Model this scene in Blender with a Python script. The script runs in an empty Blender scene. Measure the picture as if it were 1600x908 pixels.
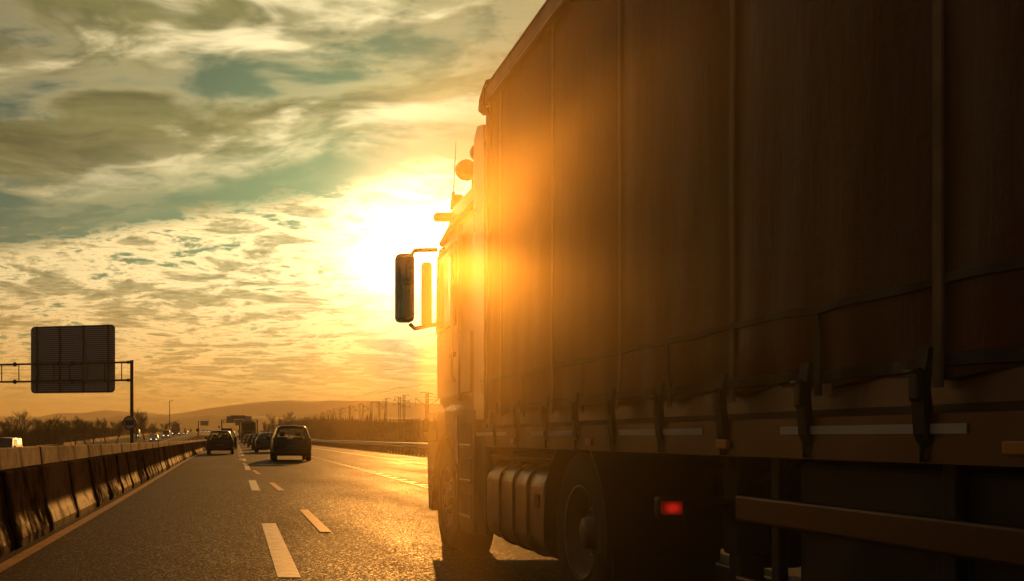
import bpy, bmesh, math, random
from mathutils import Vector, Matrix
random.seed(7)
R = math.radians
scene = bpy.context.scene
COL = scene.collection

# ------------------------------------------------------------------ camera
CAMH, FPX, VX, VY = 1.1, 1600.0, 368.0, 683.0        # eye height, focal length and vanishing point in photo pixels
cam_d = bpy.data.cameras.new("camera")
cam = bpy.data.objects.new("camera", cam_d); COL.objects.link(cam)
cam.location = (0, 0, CAMH); cam.rotation_euler = (R(90), 0, 0)
cam_d.sensor_width = 36; cam_d.lens = 36
cam_d.shift_x = (800 - VX) / 1600; cam_d.shift_y = (VY - 454) / 1600
cam_d.clip_start = 0.05; cam_d.clip_end = 20000
scene.camera = cam

# ------------------------------------------------------------------ sun, sky, exposure
SUN_AZ, SUN_EL = R(9.75), R(10.0)                     # to the right of the road's direction, above the horizon
SUN_DIR = Vector((math.sin(SUN_AZ) * math.cos(SUN_EL), math.cos(SUN_AZ) * math.cos(SUN_EL), math.sin(SUN_EL)))
sun_d = bpy.data.lights.new("sun", 'SUN'); sun_d.energy = 3.0; sun_d.angle = R(0.6); sun_d.color = (1.0, 0.39, 0.065)
sun = bpy.data.objects.new("sun", sun_d); COL.objects.link(sun)
sun.rotation_euler = SUN_DIR.to_track_quat('Z', 'Y').to_euler(); sun.location = (20, 100, 60)

scene.view_settings.view_transform = 'Standard'; scene.view_settings.look = 'None'
scene.view_settings.exposure = 0.0; scene.view_settings.gamma = 1.0
scene.view_settings.use_curve_mapping = False
scene.render.engine = 'CYCLES'
cy = scene.cycles
cy.use_denoising = True; cy.max_bounces = 6; cy.diffuse_bounces = 2; cy.glossy_bounces = 3
cy.transparent_max_bounces = 10; cy.transmission_bounces = 4; cy.volume_bounces = 0
cy.sample_clamp_indirect = 4.0; cy.volume_max_steps = 48; cy.volume_step_rate = 2.5; cy.use_adaptive_sampling = True; cy.adaptive_threshold = .02

world = bpy.data.worlds.new("World"); scene.world = world; world.use_nodes = True

class NT:
    """small helper to write node graphs"""
    def __init__(s, tree): s.t = tree; s.n = tree.nodes; s.l = tree.links
    def new(s, typ, **kw):
        n = s.n.new(typ)
        for k, v in kw.items(): setattr(n, k, v)
        return n
    def put(s, sock, v):
        if isinstance(v, bpy.types.NodeSocket): s.l.new(v, sock)
        elif isinstance(v, (tuple, list)) and sock.type == 'RGBA' and len(v) == 3: sock.default_value = (*v, 1)
        else: sock.default_value = v
    def math(s, op, a, b=0.0, c=None, clamp=False):
        n = s.new('ShaderNodeMath', operation=op); n.use_clamp = clamp
        s.put(n.inputs[0], a); s.put(n.inputs[1], b)
        if c is not None: s.put(n.inputs[2], c)
        return n.outputs[0]
    def vmath(s, op, a, b=None):
        n = s.new('ShaderNodeVectorMath', operation=op); s.put(n.inputs[0], a)
        if b is not None: s.put(n.inputs[1], b)
        return n.outputs['Value'] if op in ('DOT_PRODUCT', 'LENGTH') else n.outputs[0]
    def comb(s, x, y, z):
        n = s.new('ShaderNodeCombineXYZ'); s.put(n.inputs[0], x); s.put(n.inputs[1], y); s.put(n.inputs[2], z); return n.outputs[0]
    def sep(s, v):
        n = s.new('ShaderNodeSeparateXYZ'); s.put(n.inputs[0], v); return n.outputs
    def noise(s, vec, scale, detail=4, rough=.55, dist=0.0, lac=2.0):
        n = s.new('ShaderNodeTexNoise'); s.put(n.inputs['Vector'], vec)
        n.inputs['Scale'].default_value = scale; n.inputs['Detail'].default_value = detail
        n.inputs['Roughness'].default_value = rough; n.inputs['Distortion'].default_value = dist
        n.inputs['Lacunarity'].default_value = lac
        return n.outputs[0]
    def map(s, v, a, b, c=0.0, d=1.0, smooth=False):
        n = s.new('ShaderNodeMapRange'); n.interpolation_type = 'SMOOTHSTEP' if smooth else 'LINEAR'; n.clamp = True
        for i, q in enumerate((v, a, b, c, d)): s.put(n.inputs[i], q)
        return n.outputs[0]
    def mix(s, f, a, b, blend='MIX'):
        n = s.new('ShaderNodeMix', data_type='RGBA', blend_type=blend); n.clamp_factor = True
        s.put(n.inputs[0], f); s.put(n.inputs[6], a); s.put(n.inputs[7], b); return n.outputs[2]

def build_sky():
    w = NT(world.node_tree)
    bg = w.n['Background']
    d = w.vmath('NORMALIZE', w.new('ShaderNodeTexCoord').outputs['Generated'])
    x, y, z = w.sep(d)
    sky = w.new('ShaderNodeTexSky'); sky.sky_type = 'NISHITA'; sky.sun_disc = False
    sky.sun_elevation = SUN_EL; sky.sun_rotation = SUN_AZ
    sky.air_density = 1.0; sky.dust_density = 1.0; sky.ozone_density = 1.0; sky.altitude = 50
    S = 20.0                                                            # strength below is 0.05
    def T(r, g, b_): return (r * S, g * S, b_ * S)
    cs = w.math('MAXIMUM', w.vmath('DOT_PRODUCT', d, tuple(SUN_DIR)), 0.0)
    n1 = w.math('POWER', cs, 5.0); n2 = w.math('POWER', cs, 70.0); n3 = w.math('POWER', cs, 620.0)
    # clear evening air: teal overhead, golden low down, a bright ring round the sun
    clear = w.mix(1.0, sky.outputs[0], w.mix(w.map(cs, .25, .85, smooth=True), (.36, .30, .33), (0.15, 0.38, 0.28)), 'MULTIPLY')
    low = w.math('SUBTRACT', 1.0, w.map(z, 0.012, 0.125, smooth=True))
    glow = w.math('ADD', .12, w.math('MULTIPLY', n1, 1.0))
    base = w.mix(w.math('MULTIPLY', low, 0.92), clear, w.vmath('MULTIPLY', w.comb(glow, glow, glow), T(.66, .30, .048)))
    # cloud sheets, as seen on planes overhead
    zc = w.math('MAXIMUM', z, 0.0)
    k = w.math('DIVIDE', 1.0, w.math('ADD', zc, 0.10))
    p = w.comb(w.math('MULTIPLY', x, k), w.math('MULTIPLY', y, k), 0.0)
    warp = w.noise(p, 1.1, 2, .5)
    wc = w.math('SUBTRACT', warp, .5)
    # upper deck: broad soft masses with pale torn edges
    p1 = w.vmath('ADD', p, w.comb(w.math('MULTIPLY', wc, 0.7), w.math('MULTIPLY', wc, 0.5), SKY_SEED1))
    big = w.noise(w.vmath('MULTIPLY', p1, (1.0, 1.15, 1.0)), 1.7, 5, .50)
    bigl = w.noise(w.vmath('MULTIPLY', w.vmath('ADD', p1, (0.04, 0.13, 0.0)), (1.0, 1.15, 1.0)), 1.7, 4, .5)
    fine = w.noise(w.vmath('MULTIPLY', p1, (1.0, 1.6, 1.0)), 6.0, 4, .6, .3)
    zt = w.math('SUBTRACT', z, w.map(x, -.25, .2, -.05, .03))             # the decks meet on a slanting line
    hi = w.map(zt, 0.215, 0.31, smooth=True)
    m_big = w.math('MULTIPLY', w.map(w.math('ADD', big, w.math('MULTIPLY', w.math('SUBTRACT', fine, .5), .14)), 0.40, 0.56, smooth=True), hi)
    lit_big = w.map(w.math('ADD', w.math('SUBTRACT', big, bigl), w.math('MULTIPLY', w.math('SUBTRACT', fine, .5), .26)), 0.0, 0.15, smooth=True)
    c_big = w.mix(lit_big, w.mix(w.map(w.noise(w.vmath('MULTIPLY', p1, (1.0, 1.5, 1.0)), 3.2, 5, .62, .4), .32, .68, smooth=True), T(.075, .095, .04), T(.22, .215, .08)), T(.92, .77, .42))
    # lower deck: flocks of small clouds in rows
    p2 = w.vmath('ADD', p, w.comb(w.math('MULTIPLY', wc, 0.3), w.math('MULTIPLY', wc, 0.5), SKY_SEED2))
    cov = w.noise(p2, 0.8, 2, .5)
    small = w.noise(w.vmath('MULTIPLY', p2, (1.0, 1.15, 1.0)), 4.6, 6, .66, .20)
    s2 = w.math('ADD', small, w.math('MULTIPLY', w.math('SUBTRACT', cov, .5), .45))
    edge = w.math('ADD', zt, w.math('MULTIPLY', w.math('SUBTRACT', small, .5), -.10))
    lo = w.math('SUBTRACT', 1.0, w.map(edge, 0.212, 0.235, smooth=True))
    m_small = w.math('MULTIPLY', w.map(s2, 0.36, 0.46, smooth=True), lo)
    core = w.math('MULTIPLY', w.map(s2, 0.465, 0.60, smooth=True), w.map(w.noise(w.vmath('MULTIPLY', p2, (1.0, 1.4, 1.0)), 15.0, 3, .6), .3, .65, .55, 1.0))
    up = w.map(z, 0.03, 0.15)
    c_small = w.mix(core, w.mix(up, T(.92, .46, .09), T(1.0, .77, .36)), w.mix(up, T(.38, .23, .055), T(.20, .20, .085)))
    cloud = w.mix(m_big, c_small, c_big)
    m = w.math('MULTIPLY', w.math('MAXIMUM', m_big, m_small), w.map(z, .015, .06))
    # thin cloud takes more light towards the sun
    gain = w.math('ADD', w.math('ADD', .12, w.math('MULTIPLY', n1, 1.35)), w.math('MULTIPLY', n2, .55))
    cl = w.mix(1.0, cloud, w.comb(gain, gain, gain), 'MULTIPLY')
    fin = w.mix(w.math('MULTIPLY', m, 0.93), base, cl)
    ring = w.vmath('ADD', w.vmath('MULTIPLY', w.comb(n2, n2, n2), T(.22, .155, .045)), w.vmath('MULTIPLY', w.comb(n3, n3, n3), T(3.4, 2.7, 1.5)))
    fin = w.mix(1.0, fin, ring, 'ADD')
    w.put(bg.inputs[0], fin); bg.inputs[1].default_value = 0.05
SKY_SEED1, SKY_SEED2 = 3.7, 8.2
build_sky()
world.cycles.sampling_method = "MANUAL"; world.cycles.sample_map_resolution = 512

# ------------------------------------------------------------------ materials
def mat(name, base, rough=.6, metal=0.0, var=0.25, vscale=3.0, bump=0.0, bscale=40.0, coat=0.0, spec=None, emit=None, estr=0.0, base2=None):
    m = bpy.data.materials.new(name); m.use_nodes = True
    w = NT(m.node_tree); b = w.n['Principled BSDF']
    co = w.new('ShaderNodeTexCoord').outputs['Object']
    if var or base2:
        f = w.noise(co, vscale, 6, .6)
        c2 = base2 if base2 else tuple(c * (1 - var) for c in base)
        c1 = base if base2 else tuple(min(1, c * (1 + var)) for c in base)
        w.put(b.inputs['Base Color'], w.mix(w.map(f, .3, .7), c1, c2))
        w.put(b.inputs['Roughness'], w.map(f, .3, .7, rough * .85, min(1, rough * 1.15)))
    else:
        w.put(b.inputs['Base Color'], base); b.inputs['Roughness'].default_value = rough
    b.inputs['Metallic'].default_value = metal
    if coat: b.inputs['Coat Weight'].default_value = coat; b.inputs['Coat Roughness'].default_value = .08
    if spec is not None: b.inputs['Specular IOR Level'].default_value = spec
    if bump:
        bn = w.new('ShaderNodeBump'); bn.inputs['Strength'].default_value = bump; bn.inputs['Distance'].default_value = .01
        w.put(bn.inputs['Height'], w.noise(co, bscale, 5, .6)); w.put(b.inputs['Normal'], bn.outputs[0])
    if emit: w.put(b.inputs['Emission Color'], emit); b.inputs['Emission Strength'].default_value = estr
    return m

def asphalt_mat(name, base):
    m = bpy.data.materials.new(name); m.use_nodes = True
    w = NT(m.node_tree); b = w.n['Principled BSDF']
    co = w.new('ShaderNodeTexCoord').outputs['Object']
    x, y, z = w.sep(co)
    big = w.noise(w.vmath('MULTIPLY', co, (1.0, .10, 1.0)), .8, 6, .62)       # long wear streaks
    patch = w.noise(w.vmath('MULTIPLY', co, (1.0, .5, 1.0)), .45, 5, .6)
    grit = w.noise(co, 90.0, 3, .75)
    def cells(scale):
        v = w.new('ShaderNodeTexVoronoi'); w.put(v.inputs['Vector'], co); v.inputs['Scale'].default_value = scale; return v
    st, st2 = cells(95), cells(45)
    rnd = w.sep(st.outputs['Color'])[0]; rnd2 = w.sep(st2.outputs['Color'])[1]
    f = w.math('ADD', w.math('MULTIPLY', big, .55), w.math('MULTIPLY', patch, .45))
    c = w.mix(w.map(f, .38, .62), tuple(v * .55 for v in base), tuple(v * 1.35 for v in base))
    c = w.mix(w.map(grit, .45, .75, 0, .35), c, tuple(v * 2.0 for v in base))
    c = w.mix(w.map(rnd2, .93, .97, 0, .25), c, tuple(v * 2.4 for v in base))
    w.put(b.inputs['Base Color'], c)
    chip = w.math('MAXIMUM', w.map(rnd, .80, .86), w.map(rnd2, .95, .97))         # polished stone faces catch the sun
    w.put(b.inputs['Roughness'], w.math('SUBTRACT', w.map(f, .38, .62, .72, .86), w.math('MULTIPLY', chip, .30)))
    w.put(b.inputs['Specular IOR Level'], w.math('ADD', .03, w.math('MULTIPLY', chip, .20)))
    bn = w.new('ShaderNodeBump'); bn.inputs['Strength'].default_value = .55; bn.inputs['Distance'].default_value = .005
    h = w.math('ADD', w.math('MULTIPLY', st.outputs['Distance'], .7), w.math('ADD', w.math('MULTIPLY', st2.outputs['Distance'], .8), grit))
    w.put(bn.inputs['Height'], h); w.put(b.inputs['Normal'], bn.outputs[0])
    return m

def concrete_mat(name, base, dirt, unit, spec=.1, gloss=0.0):
    """jersey barrier concrete: grime in blotches and faint runs, darker at the ends; the toe is rubbed smooth by tyres"""
    m = bpy.data.materials.new(name); m.use_nodes = True
    w = NT(m.node_tree); b = w.n['Principled BSDF']
    tc = w.new('ShaderNodeTexCoord'); co = tc.outputs['Object']
    oi = w.new('ShaderNodeObjectInfo')
    sh = w.vmath('ADD', co, w.comb(0.0, w.math('MULTIPLY', oi.outputs['Random'], 57.0), 0.0))
    x, y, z = w.sep(co)
    st = w.noise(w.vmath('MULTIPLY', sh, (1, 3.0, .9)), 2.2, 7, .7)
    bl = w.noise(sh, 3.2, 8, .68)
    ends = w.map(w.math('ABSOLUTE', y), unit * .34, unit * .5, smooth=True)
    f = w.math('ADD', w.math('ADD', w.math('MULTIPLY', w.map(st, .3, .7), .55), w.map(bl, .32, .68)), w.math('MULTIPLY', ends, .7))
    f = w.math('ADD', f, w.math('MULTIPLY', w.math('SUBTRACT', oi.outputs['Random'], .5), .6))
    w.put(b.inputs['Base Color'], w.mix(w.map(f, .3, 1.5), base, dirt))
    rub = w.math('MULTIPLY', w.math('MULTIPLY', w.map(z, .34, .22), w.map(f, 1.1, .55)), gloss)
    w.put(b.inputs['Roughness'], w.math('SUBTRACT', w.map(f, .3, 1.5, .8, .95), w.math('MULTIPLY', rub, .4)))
    w.put(b.inputs['Specular IOR Level'], w.math('ADD', spec, w.math('MULTIPLY', rub, .05)))
    bn = w.new('ShaderNodeBump'); bn.inputs['Strength'].default_value = .5; bn.inputs['Distance'].default_value = .012
    w.put(bn.inputs['Height'], w.noise(sh, 16, 7, .7)); w.put(b.inputs['Normal'], bn.outputs[0])
    return m

def paint_line_mat(name, base, worn, rough=.8, spec=.15):
    m = bpy.data.materials.new(name); m.use_nodes = True
    w = NT(m.node_tree); b = w.n['Principled BSDF']
    co = w.new('ShaderNodeTexCoord').outputs['Object']
    oi = w.new('ShaderNodeObjectInfo')
    sh = w.vmath('ADD', co, w.comb(0.0, 0.0, w.math('MULTIPLY', oi.outputs['Random'], 31.0)))
    a = w.noise(sh, 9, 7, .7); g = w.noise(sh, 90, 3, .7)
    f = w.map(w.math('ADD', w.math('MULTIPLY', a, .6), w.math('MULTIPLY', g, .4)), .50, .60)
    w.put(b.inputs['Base Color'], w.mix(w.math('MULTIPLY', f, .75), base, worn))
    b.inputs['Roughness'].default_value = rough; b.inputs['Specular IOR Level'].default_value = spec
    bn = w.new('ShaderNodeBump'); bn.inputs['Strength'].default_value = .6; bn.inputs['Distance'].default_value = .004
    w.put(bn.inputs['Height'], g); w.put(b.inputs['Normal'], bn.outputs[0])
    return m

def glass_mat(name, tint, refl=.04):
    m = bpy.data.materials.new(name); m.use_nodes = True
    w = NT(m.node_tree); out = w.n['Material Output']; w.n.remove(w.n['Principled BSDF'])
    tr = w.new('ShaderNodeBsdfTransparent'); tr.inputs[0].default_value = (*tint, 1)
    gl = w.new('ShaderNodeBsdfGlossy'); gl.inputs['Roughness'].default_value = .03; gl.inputs[0].default_value = (1, 1, 1, 1)
    fr = w.new('ShaderNodeFresnel'); fr.inputs[0].default_value = 1.5
    mx = w.new('ShaderNodeMixShader'); w.put(mx.inputs[0], fr.outputs[0]); w.put(mx.inputs[1], tr.outputs[0]); w.put(mx.inputs[2], gl.outputs[0])
    w.put(out.inputs[0], mx.outputs[0]); return m

def tarp_mat(name, base):
    """woven vinyl curtain: broad stains, fine weave, travel film"""
    m = bpy.data.materials.new(name); m.use_nodes = True
    w = NT(m.node_tree); b = w.n['Principled BSDF']
    co = w.new('ShaderNodeTexCoord').outputs['Object']
    st = w.noise(w.vmath('MULTIPLY', co, (1, .35, 1.3)), .9, 7, .6)
    sp = w.noise(co, 5, 6, .6)
    f = w.math('ADD', w.math('MULTIPLY', st, .65), w.math('MULTIPLY', sp, .35))
    w.put(b.inputs['Base Color'], w.mix(w.map(f, .35, .65), tuple(v * .65 for v in base), tuple(v * 1.35 for v in base)))
    w.put(b.inputs['Roughness'], w.map(f, .35, .65, .45, .65)); b.inputs['Specular IOR Level'].default_value = .2
    bn = w.new('ShaderNodeBump'); bn.inputs['Strength'].default_value = .5; bn.inputs['Distance'].default_value = .02
    w.put(bn.inputs['Height'], w.math('ADD', w.noise(w.vmath('MULTIPLY', co, (1, 2.2, .5)), 3.5, 8, .62), w.math('MULTIPLY', w.noise(w.vmath('MULTIPLY', co, (1, .6, 1.6)), 11, 6, .65), .35))); w.put(b.inputs['Normal'], bn.outputs[0])
    return m

M = dict(
    asphalt=asphalt_mat('asphalt', (.036, .0145, .005)),
    asphalt2=asphalt_mat('asphalt_far', (.06, .05, .04)),
    white_line=paint_line_mat('white_road_paint', (.80, .76, .66), (.20, .14, .09), .55, .45),
    yellow_line=paint_line_mat('yellow_road_paint', (.55, .23, .02), (.10, .05, .02), .6, .35),
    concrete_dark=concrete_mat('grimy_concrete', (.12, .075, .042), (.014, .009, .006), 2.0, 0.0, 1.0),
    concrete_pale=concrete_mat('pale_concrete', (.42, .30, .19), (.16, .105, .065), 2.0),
    soil=mat('dry_soil_and_grass', (.11, .085, .045), .95, var=.4, vscale=.4, bump=.6, bscale=8, base2=(.07, .065, .03)),
    bank=mat('bank_soil', (.075, .05, .028), .95, vscale=1.2, bump=.6, bscale=6, base2=(.045, .032, .018)),
    hill=mat('hill_scrub', (.06, .06, .035), .95, vscale=.01, base2=(.045, .045, .03)),
    steel=mat('galvanised_steel', (.36, .35, .33), .45, .85, var=.2, vscale=6, bump=.1),
    steel_dark=mat('weathered_steel', (.055, .048, .044), .55, .6, var=.25, vscale=5, bump=.1),
    rail=mat('guardrail_steel', (.30, .27, .23), .42, .7, var=.25, vscale=3, bump=.1),
    sign_back=mat('aluminium_sign_back', (.40, .46, .60), .6, 0, var=.12, vscale=2.5, bump=.08),
    sign_blue=mat('blue_sign_sheet', (.04, .12, .20), .5, var=.1), sign_green=mat('green_sign_sheet', (.03, .09, .07), .5, var=.1),
    sign_white=mat('white_sign_sheet', (.62, .62, .60), .5, var=.08), sign_red=mat('red_sign_sheet', (.32, .02, .02), .45, var=.1),
    sign_black=mat('black_sign_sheet', (.015, .015, .015), .5, var=.1),
    bark=mat('bare_bark', (.075, .05, .034), .9, vscale=6, var=.3), twig=mat('bare_twigs', (.085, .052, .032), .9, vscale=2, var=.35),
    reed=mat('dry_reeds', (.11, .062, .028), .9, vscale=.5, base2=(.06, .034, .018)),
    leaf=mat('dull_evergreen', (.04, .05, .02), .8, vscale=2, var=.4),
    rubber=mat('tyre_rubber', (.018, .017, .016), .75, var=.3, vscale=8, bump=.3, bscale=60),
    rim=mat('dusty_wheel_steel', (.22, .15, .10), .45, .7, var=.25, vscale=7),
    black_plastic=mat('black_plastic', (.02, .015, .012), .5, var=.25, vscale=6, bump=.1),
    tarp=tarp_mat('brown_curtain_vinyl', (.115, .028, .008)),
    strap=mat('curtain_webbing', (.20, .10, .05), .6, var=.25, vscale=9), strap_dark=mat('dark_webbing', (.035, .025, .018), .7, var=.25, vscale=9),
    trailer_metal=mat('trailer_rail_paint', (.13, .055, .022), .4, .4, var=.25, vscale=3, bump=.05),
    chassis=mat('greasy_chassis', (.03, .024, .02), .6, .4, var=.4, vscale=4, bump=.2),
    cab=mat('bronze_cab_paint', (.36, .15, .05), .3, .25, var=.1, vscale=1.5, coat=.8), cab_trim=mat('dark_cab_trim', (.06, .026, .012), .4, .2, var=.2, vscale=4),
    tank=mat('brushed_tank_aluminium', (.42, .29, .19), .36, .85, var=.18, vscale=5, bump=.08), chrome=mat('polished_metal', (.6, .55, .5), .2, 1.0, var=.1),
    lamp_red=mat('red_lamp_lens', (.09, .006, .005), .3, var=.05), lamp_lit=mat('lit_red_lamp', (.5, .01, .01), .3, var=0, emit=(1, .02, .01), estr=.30),
    lamp_amber=mat('amber_lens', (.6, .22, .03), .3, var=.05), headlight=mat('lit_headlight', (.8, .8, .75), .2, var=0, emit=(1, .9, .7), estr=3.0),
    glass=glass_mat('car_glass', (.80, .84, .74)), glass_dark=glass_mat('dark_glass', (.10, .11, .10)),
    mirror=mat('mirror_glass', (.7, .7, .7), .05, 1.0, var=0), plate=mat('number_plate', (.16, .155, .14), .5, var=.1),
    seat=mat('seat_fabric', (.03, .03, .03), .9, var=.2),
    concrete_post=mat('precast_concrete', (.26, .23, .19), .85, var=.2, vscale=3), warehouse=mat('pale_cladding', (.34, .30, .25), .7, var=.1, vscale=.2),
)
def lit_lens():
    m = M['lamp_lit']; w = NT(m.node_tree); b = w.n['Principled BSDF']
    g = w.vmath('SUBTRACT', w.new('ShaderNodeTexCoord').outputs['Generated'], (.5, .5, .5)); x, y, z = w.sep(g)
    r_ = w.vmath('LENGTH', w.comb(x, 0.0, z)); cell = w.math('ABSOLUTE', w.math('SINE', w.math('MULTIPLY', x, 22.0)))
    w.put(b.inputs['Emission Strength'], w.math('MULTIPLY', w.map(r_, .55, .05, .06, .55, smooth=True), w.map(cell, 0, .5, .55, 1)))
lit_lens()
def paint(name, c, rough=.32, metal=.2): return mat(name, c, rough, metal, var=.12, vscale=2.0, coat=.6)
P = dict(charcoal=paint('charcoal_paint', (.03, .028, .028)), maroon=paint('dark_red_paint', (.075, .018, .012)), navy=paint('navy_paint', (.02, .025, .04)),
         silver=paint('silver_paint', (.28, .27, .26), .3, .6), black=paint('black_paint', (.014, .013, .013)), white=paint('white_paint', (.72, .70, .66), .35, 0),
         tan=paint('tan_coach_paint', (.22, .15, .085), .4, .1), grey=paint('grey_paint', (.10, .095, .09)))

# ------------------------------------------------------------------ mesh helpers
class MB:
    def __init__(s): s.v = []; s.f = []; s.sm = []
    def add(s, vs, fs, smooth=False):
        o = len(s.v); s.v += [tuple(v) for v in vs]; s.f += [tuple(i + o for i in f) for f in fs]; s.sm += [smooth] * len(fs); return s
    def box(s, x0, x1, y0, y1, z0, z1, ch=0.0):
        if ch <= 0:
            return s.add([(x, y, z) for x in (x0, x1) for y in (y0, y1) for z in (z0, z1)],
                         [(0, 1, 3, 2), (4, 6, 7, 5), (0, 4, 5, 1), (2, 3, 7, 6), (0, 2, 6, 4), (1, 5, 7, 3)])
        bm = bmesh.new(); bmesh.ops.create_cube(bm, size=1)
        for v in bm.verts:
            v.co = Vector(((x0 + x1) / 2 + v.co.x * (x1 - x0), (y0 + y1) / 2 + v.co.y * (y1 - y0), (z0 + z1) / 2 + v.co.z * (z1 - z0)))
        bmesh.ops.bevel(bm, geom=list(bm.edges), offset=ch, segments=2, affect='EDGES', profile=.5)
        bm.verts.index_update()
        s.add([v.co[:] for v in bm.verts], [[v.index for v in f.verts] for f in bm.faces]); bm.free(); return s
    def prism(s, pts, axis, a, b, smooth=False):
        """outline pts (2D) pushed along an axis: 'x' -> pts are (y,z); 'y' -> (x,z); 'z' -> (x,y)"""
        n = len(pts)
        def q(p, t): return {'x': (t, p[0], p[1]), 'y': (p[0], t, p[1]), 'z': (p[0], p[1], t)}[axis]
        vs = [q(p, a) for p in pts] + [q(p, b) for p in pts]
        s.add(vs, [tuple(range(n))[::-1], tuple(range(n, 2 * n))])
        o = len(s.v) - 2 * n
        for i in range(n):
            j = (i + 1) % n; s.f.append((o + i, o + j, o + n + j, o + n + i)); s.sm.append(smooth)
        return s
    def tube(s, pts, r, n=8, caps=True, smooth=True):
        pts = [Vector(p) for p in pts]
        rs = r if isinstance(r, (list, tuple)) else [r] * len(pts)
        o = len(s.v); prev = None
        for i, p in enumerate(pts):
            t = (pts[min(i + 1, len(pts) - 1)] - pts[max(i - 1, 0)]).normalized()
            u = prev if prev is not None else (Vector((0, 0, 1)) if abs(t.z) < .9 else Vector((1, 0, 0)))
            u = (u - t * u.dot(t)).normalized(); prev = u; w = t.cross(u)
            for k in range(n):
                a = 2 * math.pi * k / n; s.v.append(tuple(p + (u * math.cos(a) + w * math.sin(a)) * rs[i]))
        for i in range(len(pts) - 1):
            for k in range(n):
                s.f.append((o + i * n + k, o + i * n + (k + 1) % n, o + (i + 1) * n + (k + 1) % n, o + (i + 1) * n + k)); s.sm.append(smooth)
        if caps:
            s.f.append(tuple(o + k for k in range(n))[::-1]); s.sm.append(False)
            e = o + (len(pts) - 1) * n; s.f.append(tuple(e + k for k in range(n))); s.sm.append(False)
        return s
    def lathe(s, prof, c, axis='x', n=32, closed=True):
        """prof: list of (along, radius) round an axis through c"""
        o = len(s.v); m = len(prof)
        for k in range(n):
            a = 2 * math.pi * k / n; ca, sa = math.cos(a), math.sin(a)
            for (t, r) in prof:
                v = {'x': (t, r * ca, r * sa), 'y': (r * ca, t, r * sa), 'z': (r * ca, r * sa, t)}[axis]
                s.v.append((c[0] + v[0], c[1] + v[1], c[2] + v[2]))
        for k in range(n):
            j = (k + 1) % n
            for i in range(m - 1):
                s.f.append((o + k * m + i, o + k * m + i + 1, o + j * m + i + 1, o + j * m + i)); s.sm.append(True)
        return s
    def mesh(s, name):
        me = bpy.data.meshes.new(name); me.from_pydata(s.v, [], s.f)
        me.polygons.foreach_set('use_smooth', s.sm); me.update()
        bm = bmesh.new(); bm.from_mesh(me); bmesh.ops.recalc_face_normals(bm, faces=bm.faces); bm.to_mesh(me); bm.free()
        return me
    def build(s, name, m, parent=None, loc=None, label=None, autosmooth=None):
        me = s.mesh(name); me.materials.append(m)
        if autosmooth:
            me.polygons.foreach_set('use_smooth', [True] * len(me.polygons)); me.set_sharp_from_angle(angle=R(autosmooth))
        o = bpy.data.objects.new(name, me); COL.objects.link(o)
        if parent: o.parent = parent
        if loc: o.location = loc
        if label: o['label'] = label
        return o

def empty(name, loc, rz=0.0):
    o = bpy.data.objects.new(name, None); COL.objects.link(o); o.location = loc; o.rotation_euler.z = rz; o.empty_display_size = .3; return o
def tag(o, label, cat, group=None, kind=None):
    o['label'] = label; o['category'] = cat
    if group: o['group'] = group
    if kind: o['kind'] = kind
    return o
def struct(o, label=None):
    o['kind'] = 'structure'
    if label: o['label'] = label
    return o
def copy_tree(o, parent=None):
    c = o.copy(); COL.objects.link(c); c.parent = parent
    for ch in o.children: copy_tree(ch, c)
    return c
def inst(o, parent, loc, rz=0.0, rx=0.0, sc=None):
    c = o.copy(); COL.objects.link(c); c.parent = parent; c.location = loc; c.rotation_euler = (rx, 0, rz)
    if sc: c.scale = sc
    return c

# ------------------------------------------------------------------ lie of the land
def sstep(a, b, t):
    t = max(0., min(1., (t - a) / (b - a))); return t * t * (3 - 2 * t)
def xoff(y): return -2.5e-5 * max(0, min(y, 900) - 120) ** 2
def zroad(y): return 4.0 * (1 - math.exp(-(max(0, y - 120) / 300.) ** 2))
def ground_z(x, y):
    """x measured across the road"""
    drop = .9 * sstep(-7.5, -11.5, x) * (1 - sstep(120, 260, y))
    return zroad(y) - drop
def W(x, y, dz=0.0): return (x + xoff(y), y, ground_z(x, y) + dz)
def head(y): return -math.atan((xoff(y + 1) - xoff(y - 1)) / 2)     # heading of the road at y
def pxX(px, y): return (px - VX) / FPX * y
def pxZ(py, y): return CAMH + (VY - py) / FPX * y

def ystations(a, b):
    out = [a]
    while out[-1] < b:
        y = out[-1]; out.append(min(b, y + (1.0 if y < 40 else 3 if y < 150 else 10 if y < 700 else 60)))
    return out
def strip(x0, x1, y0, y1, dz, name, m, parent=None, nx=1, fx=None):
    b = MB(); ys = ystations(y0, y1)
    for y in ys:
        for i in range(nx + 1):
            x = x0 + (x1 - x0) * i / nx
            if fx: x += fx(y)
            b.v.append(W(x, y, dz))
    for j in range(len(ys) - 1):
        for i in range(nx):
            a = j * (nx + 1) + i; b.f.append((a, a + 1, a + nx + 2, a + nx + 1)); b.sm.append(True)
    return b.build(name, m, parent)

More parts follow.
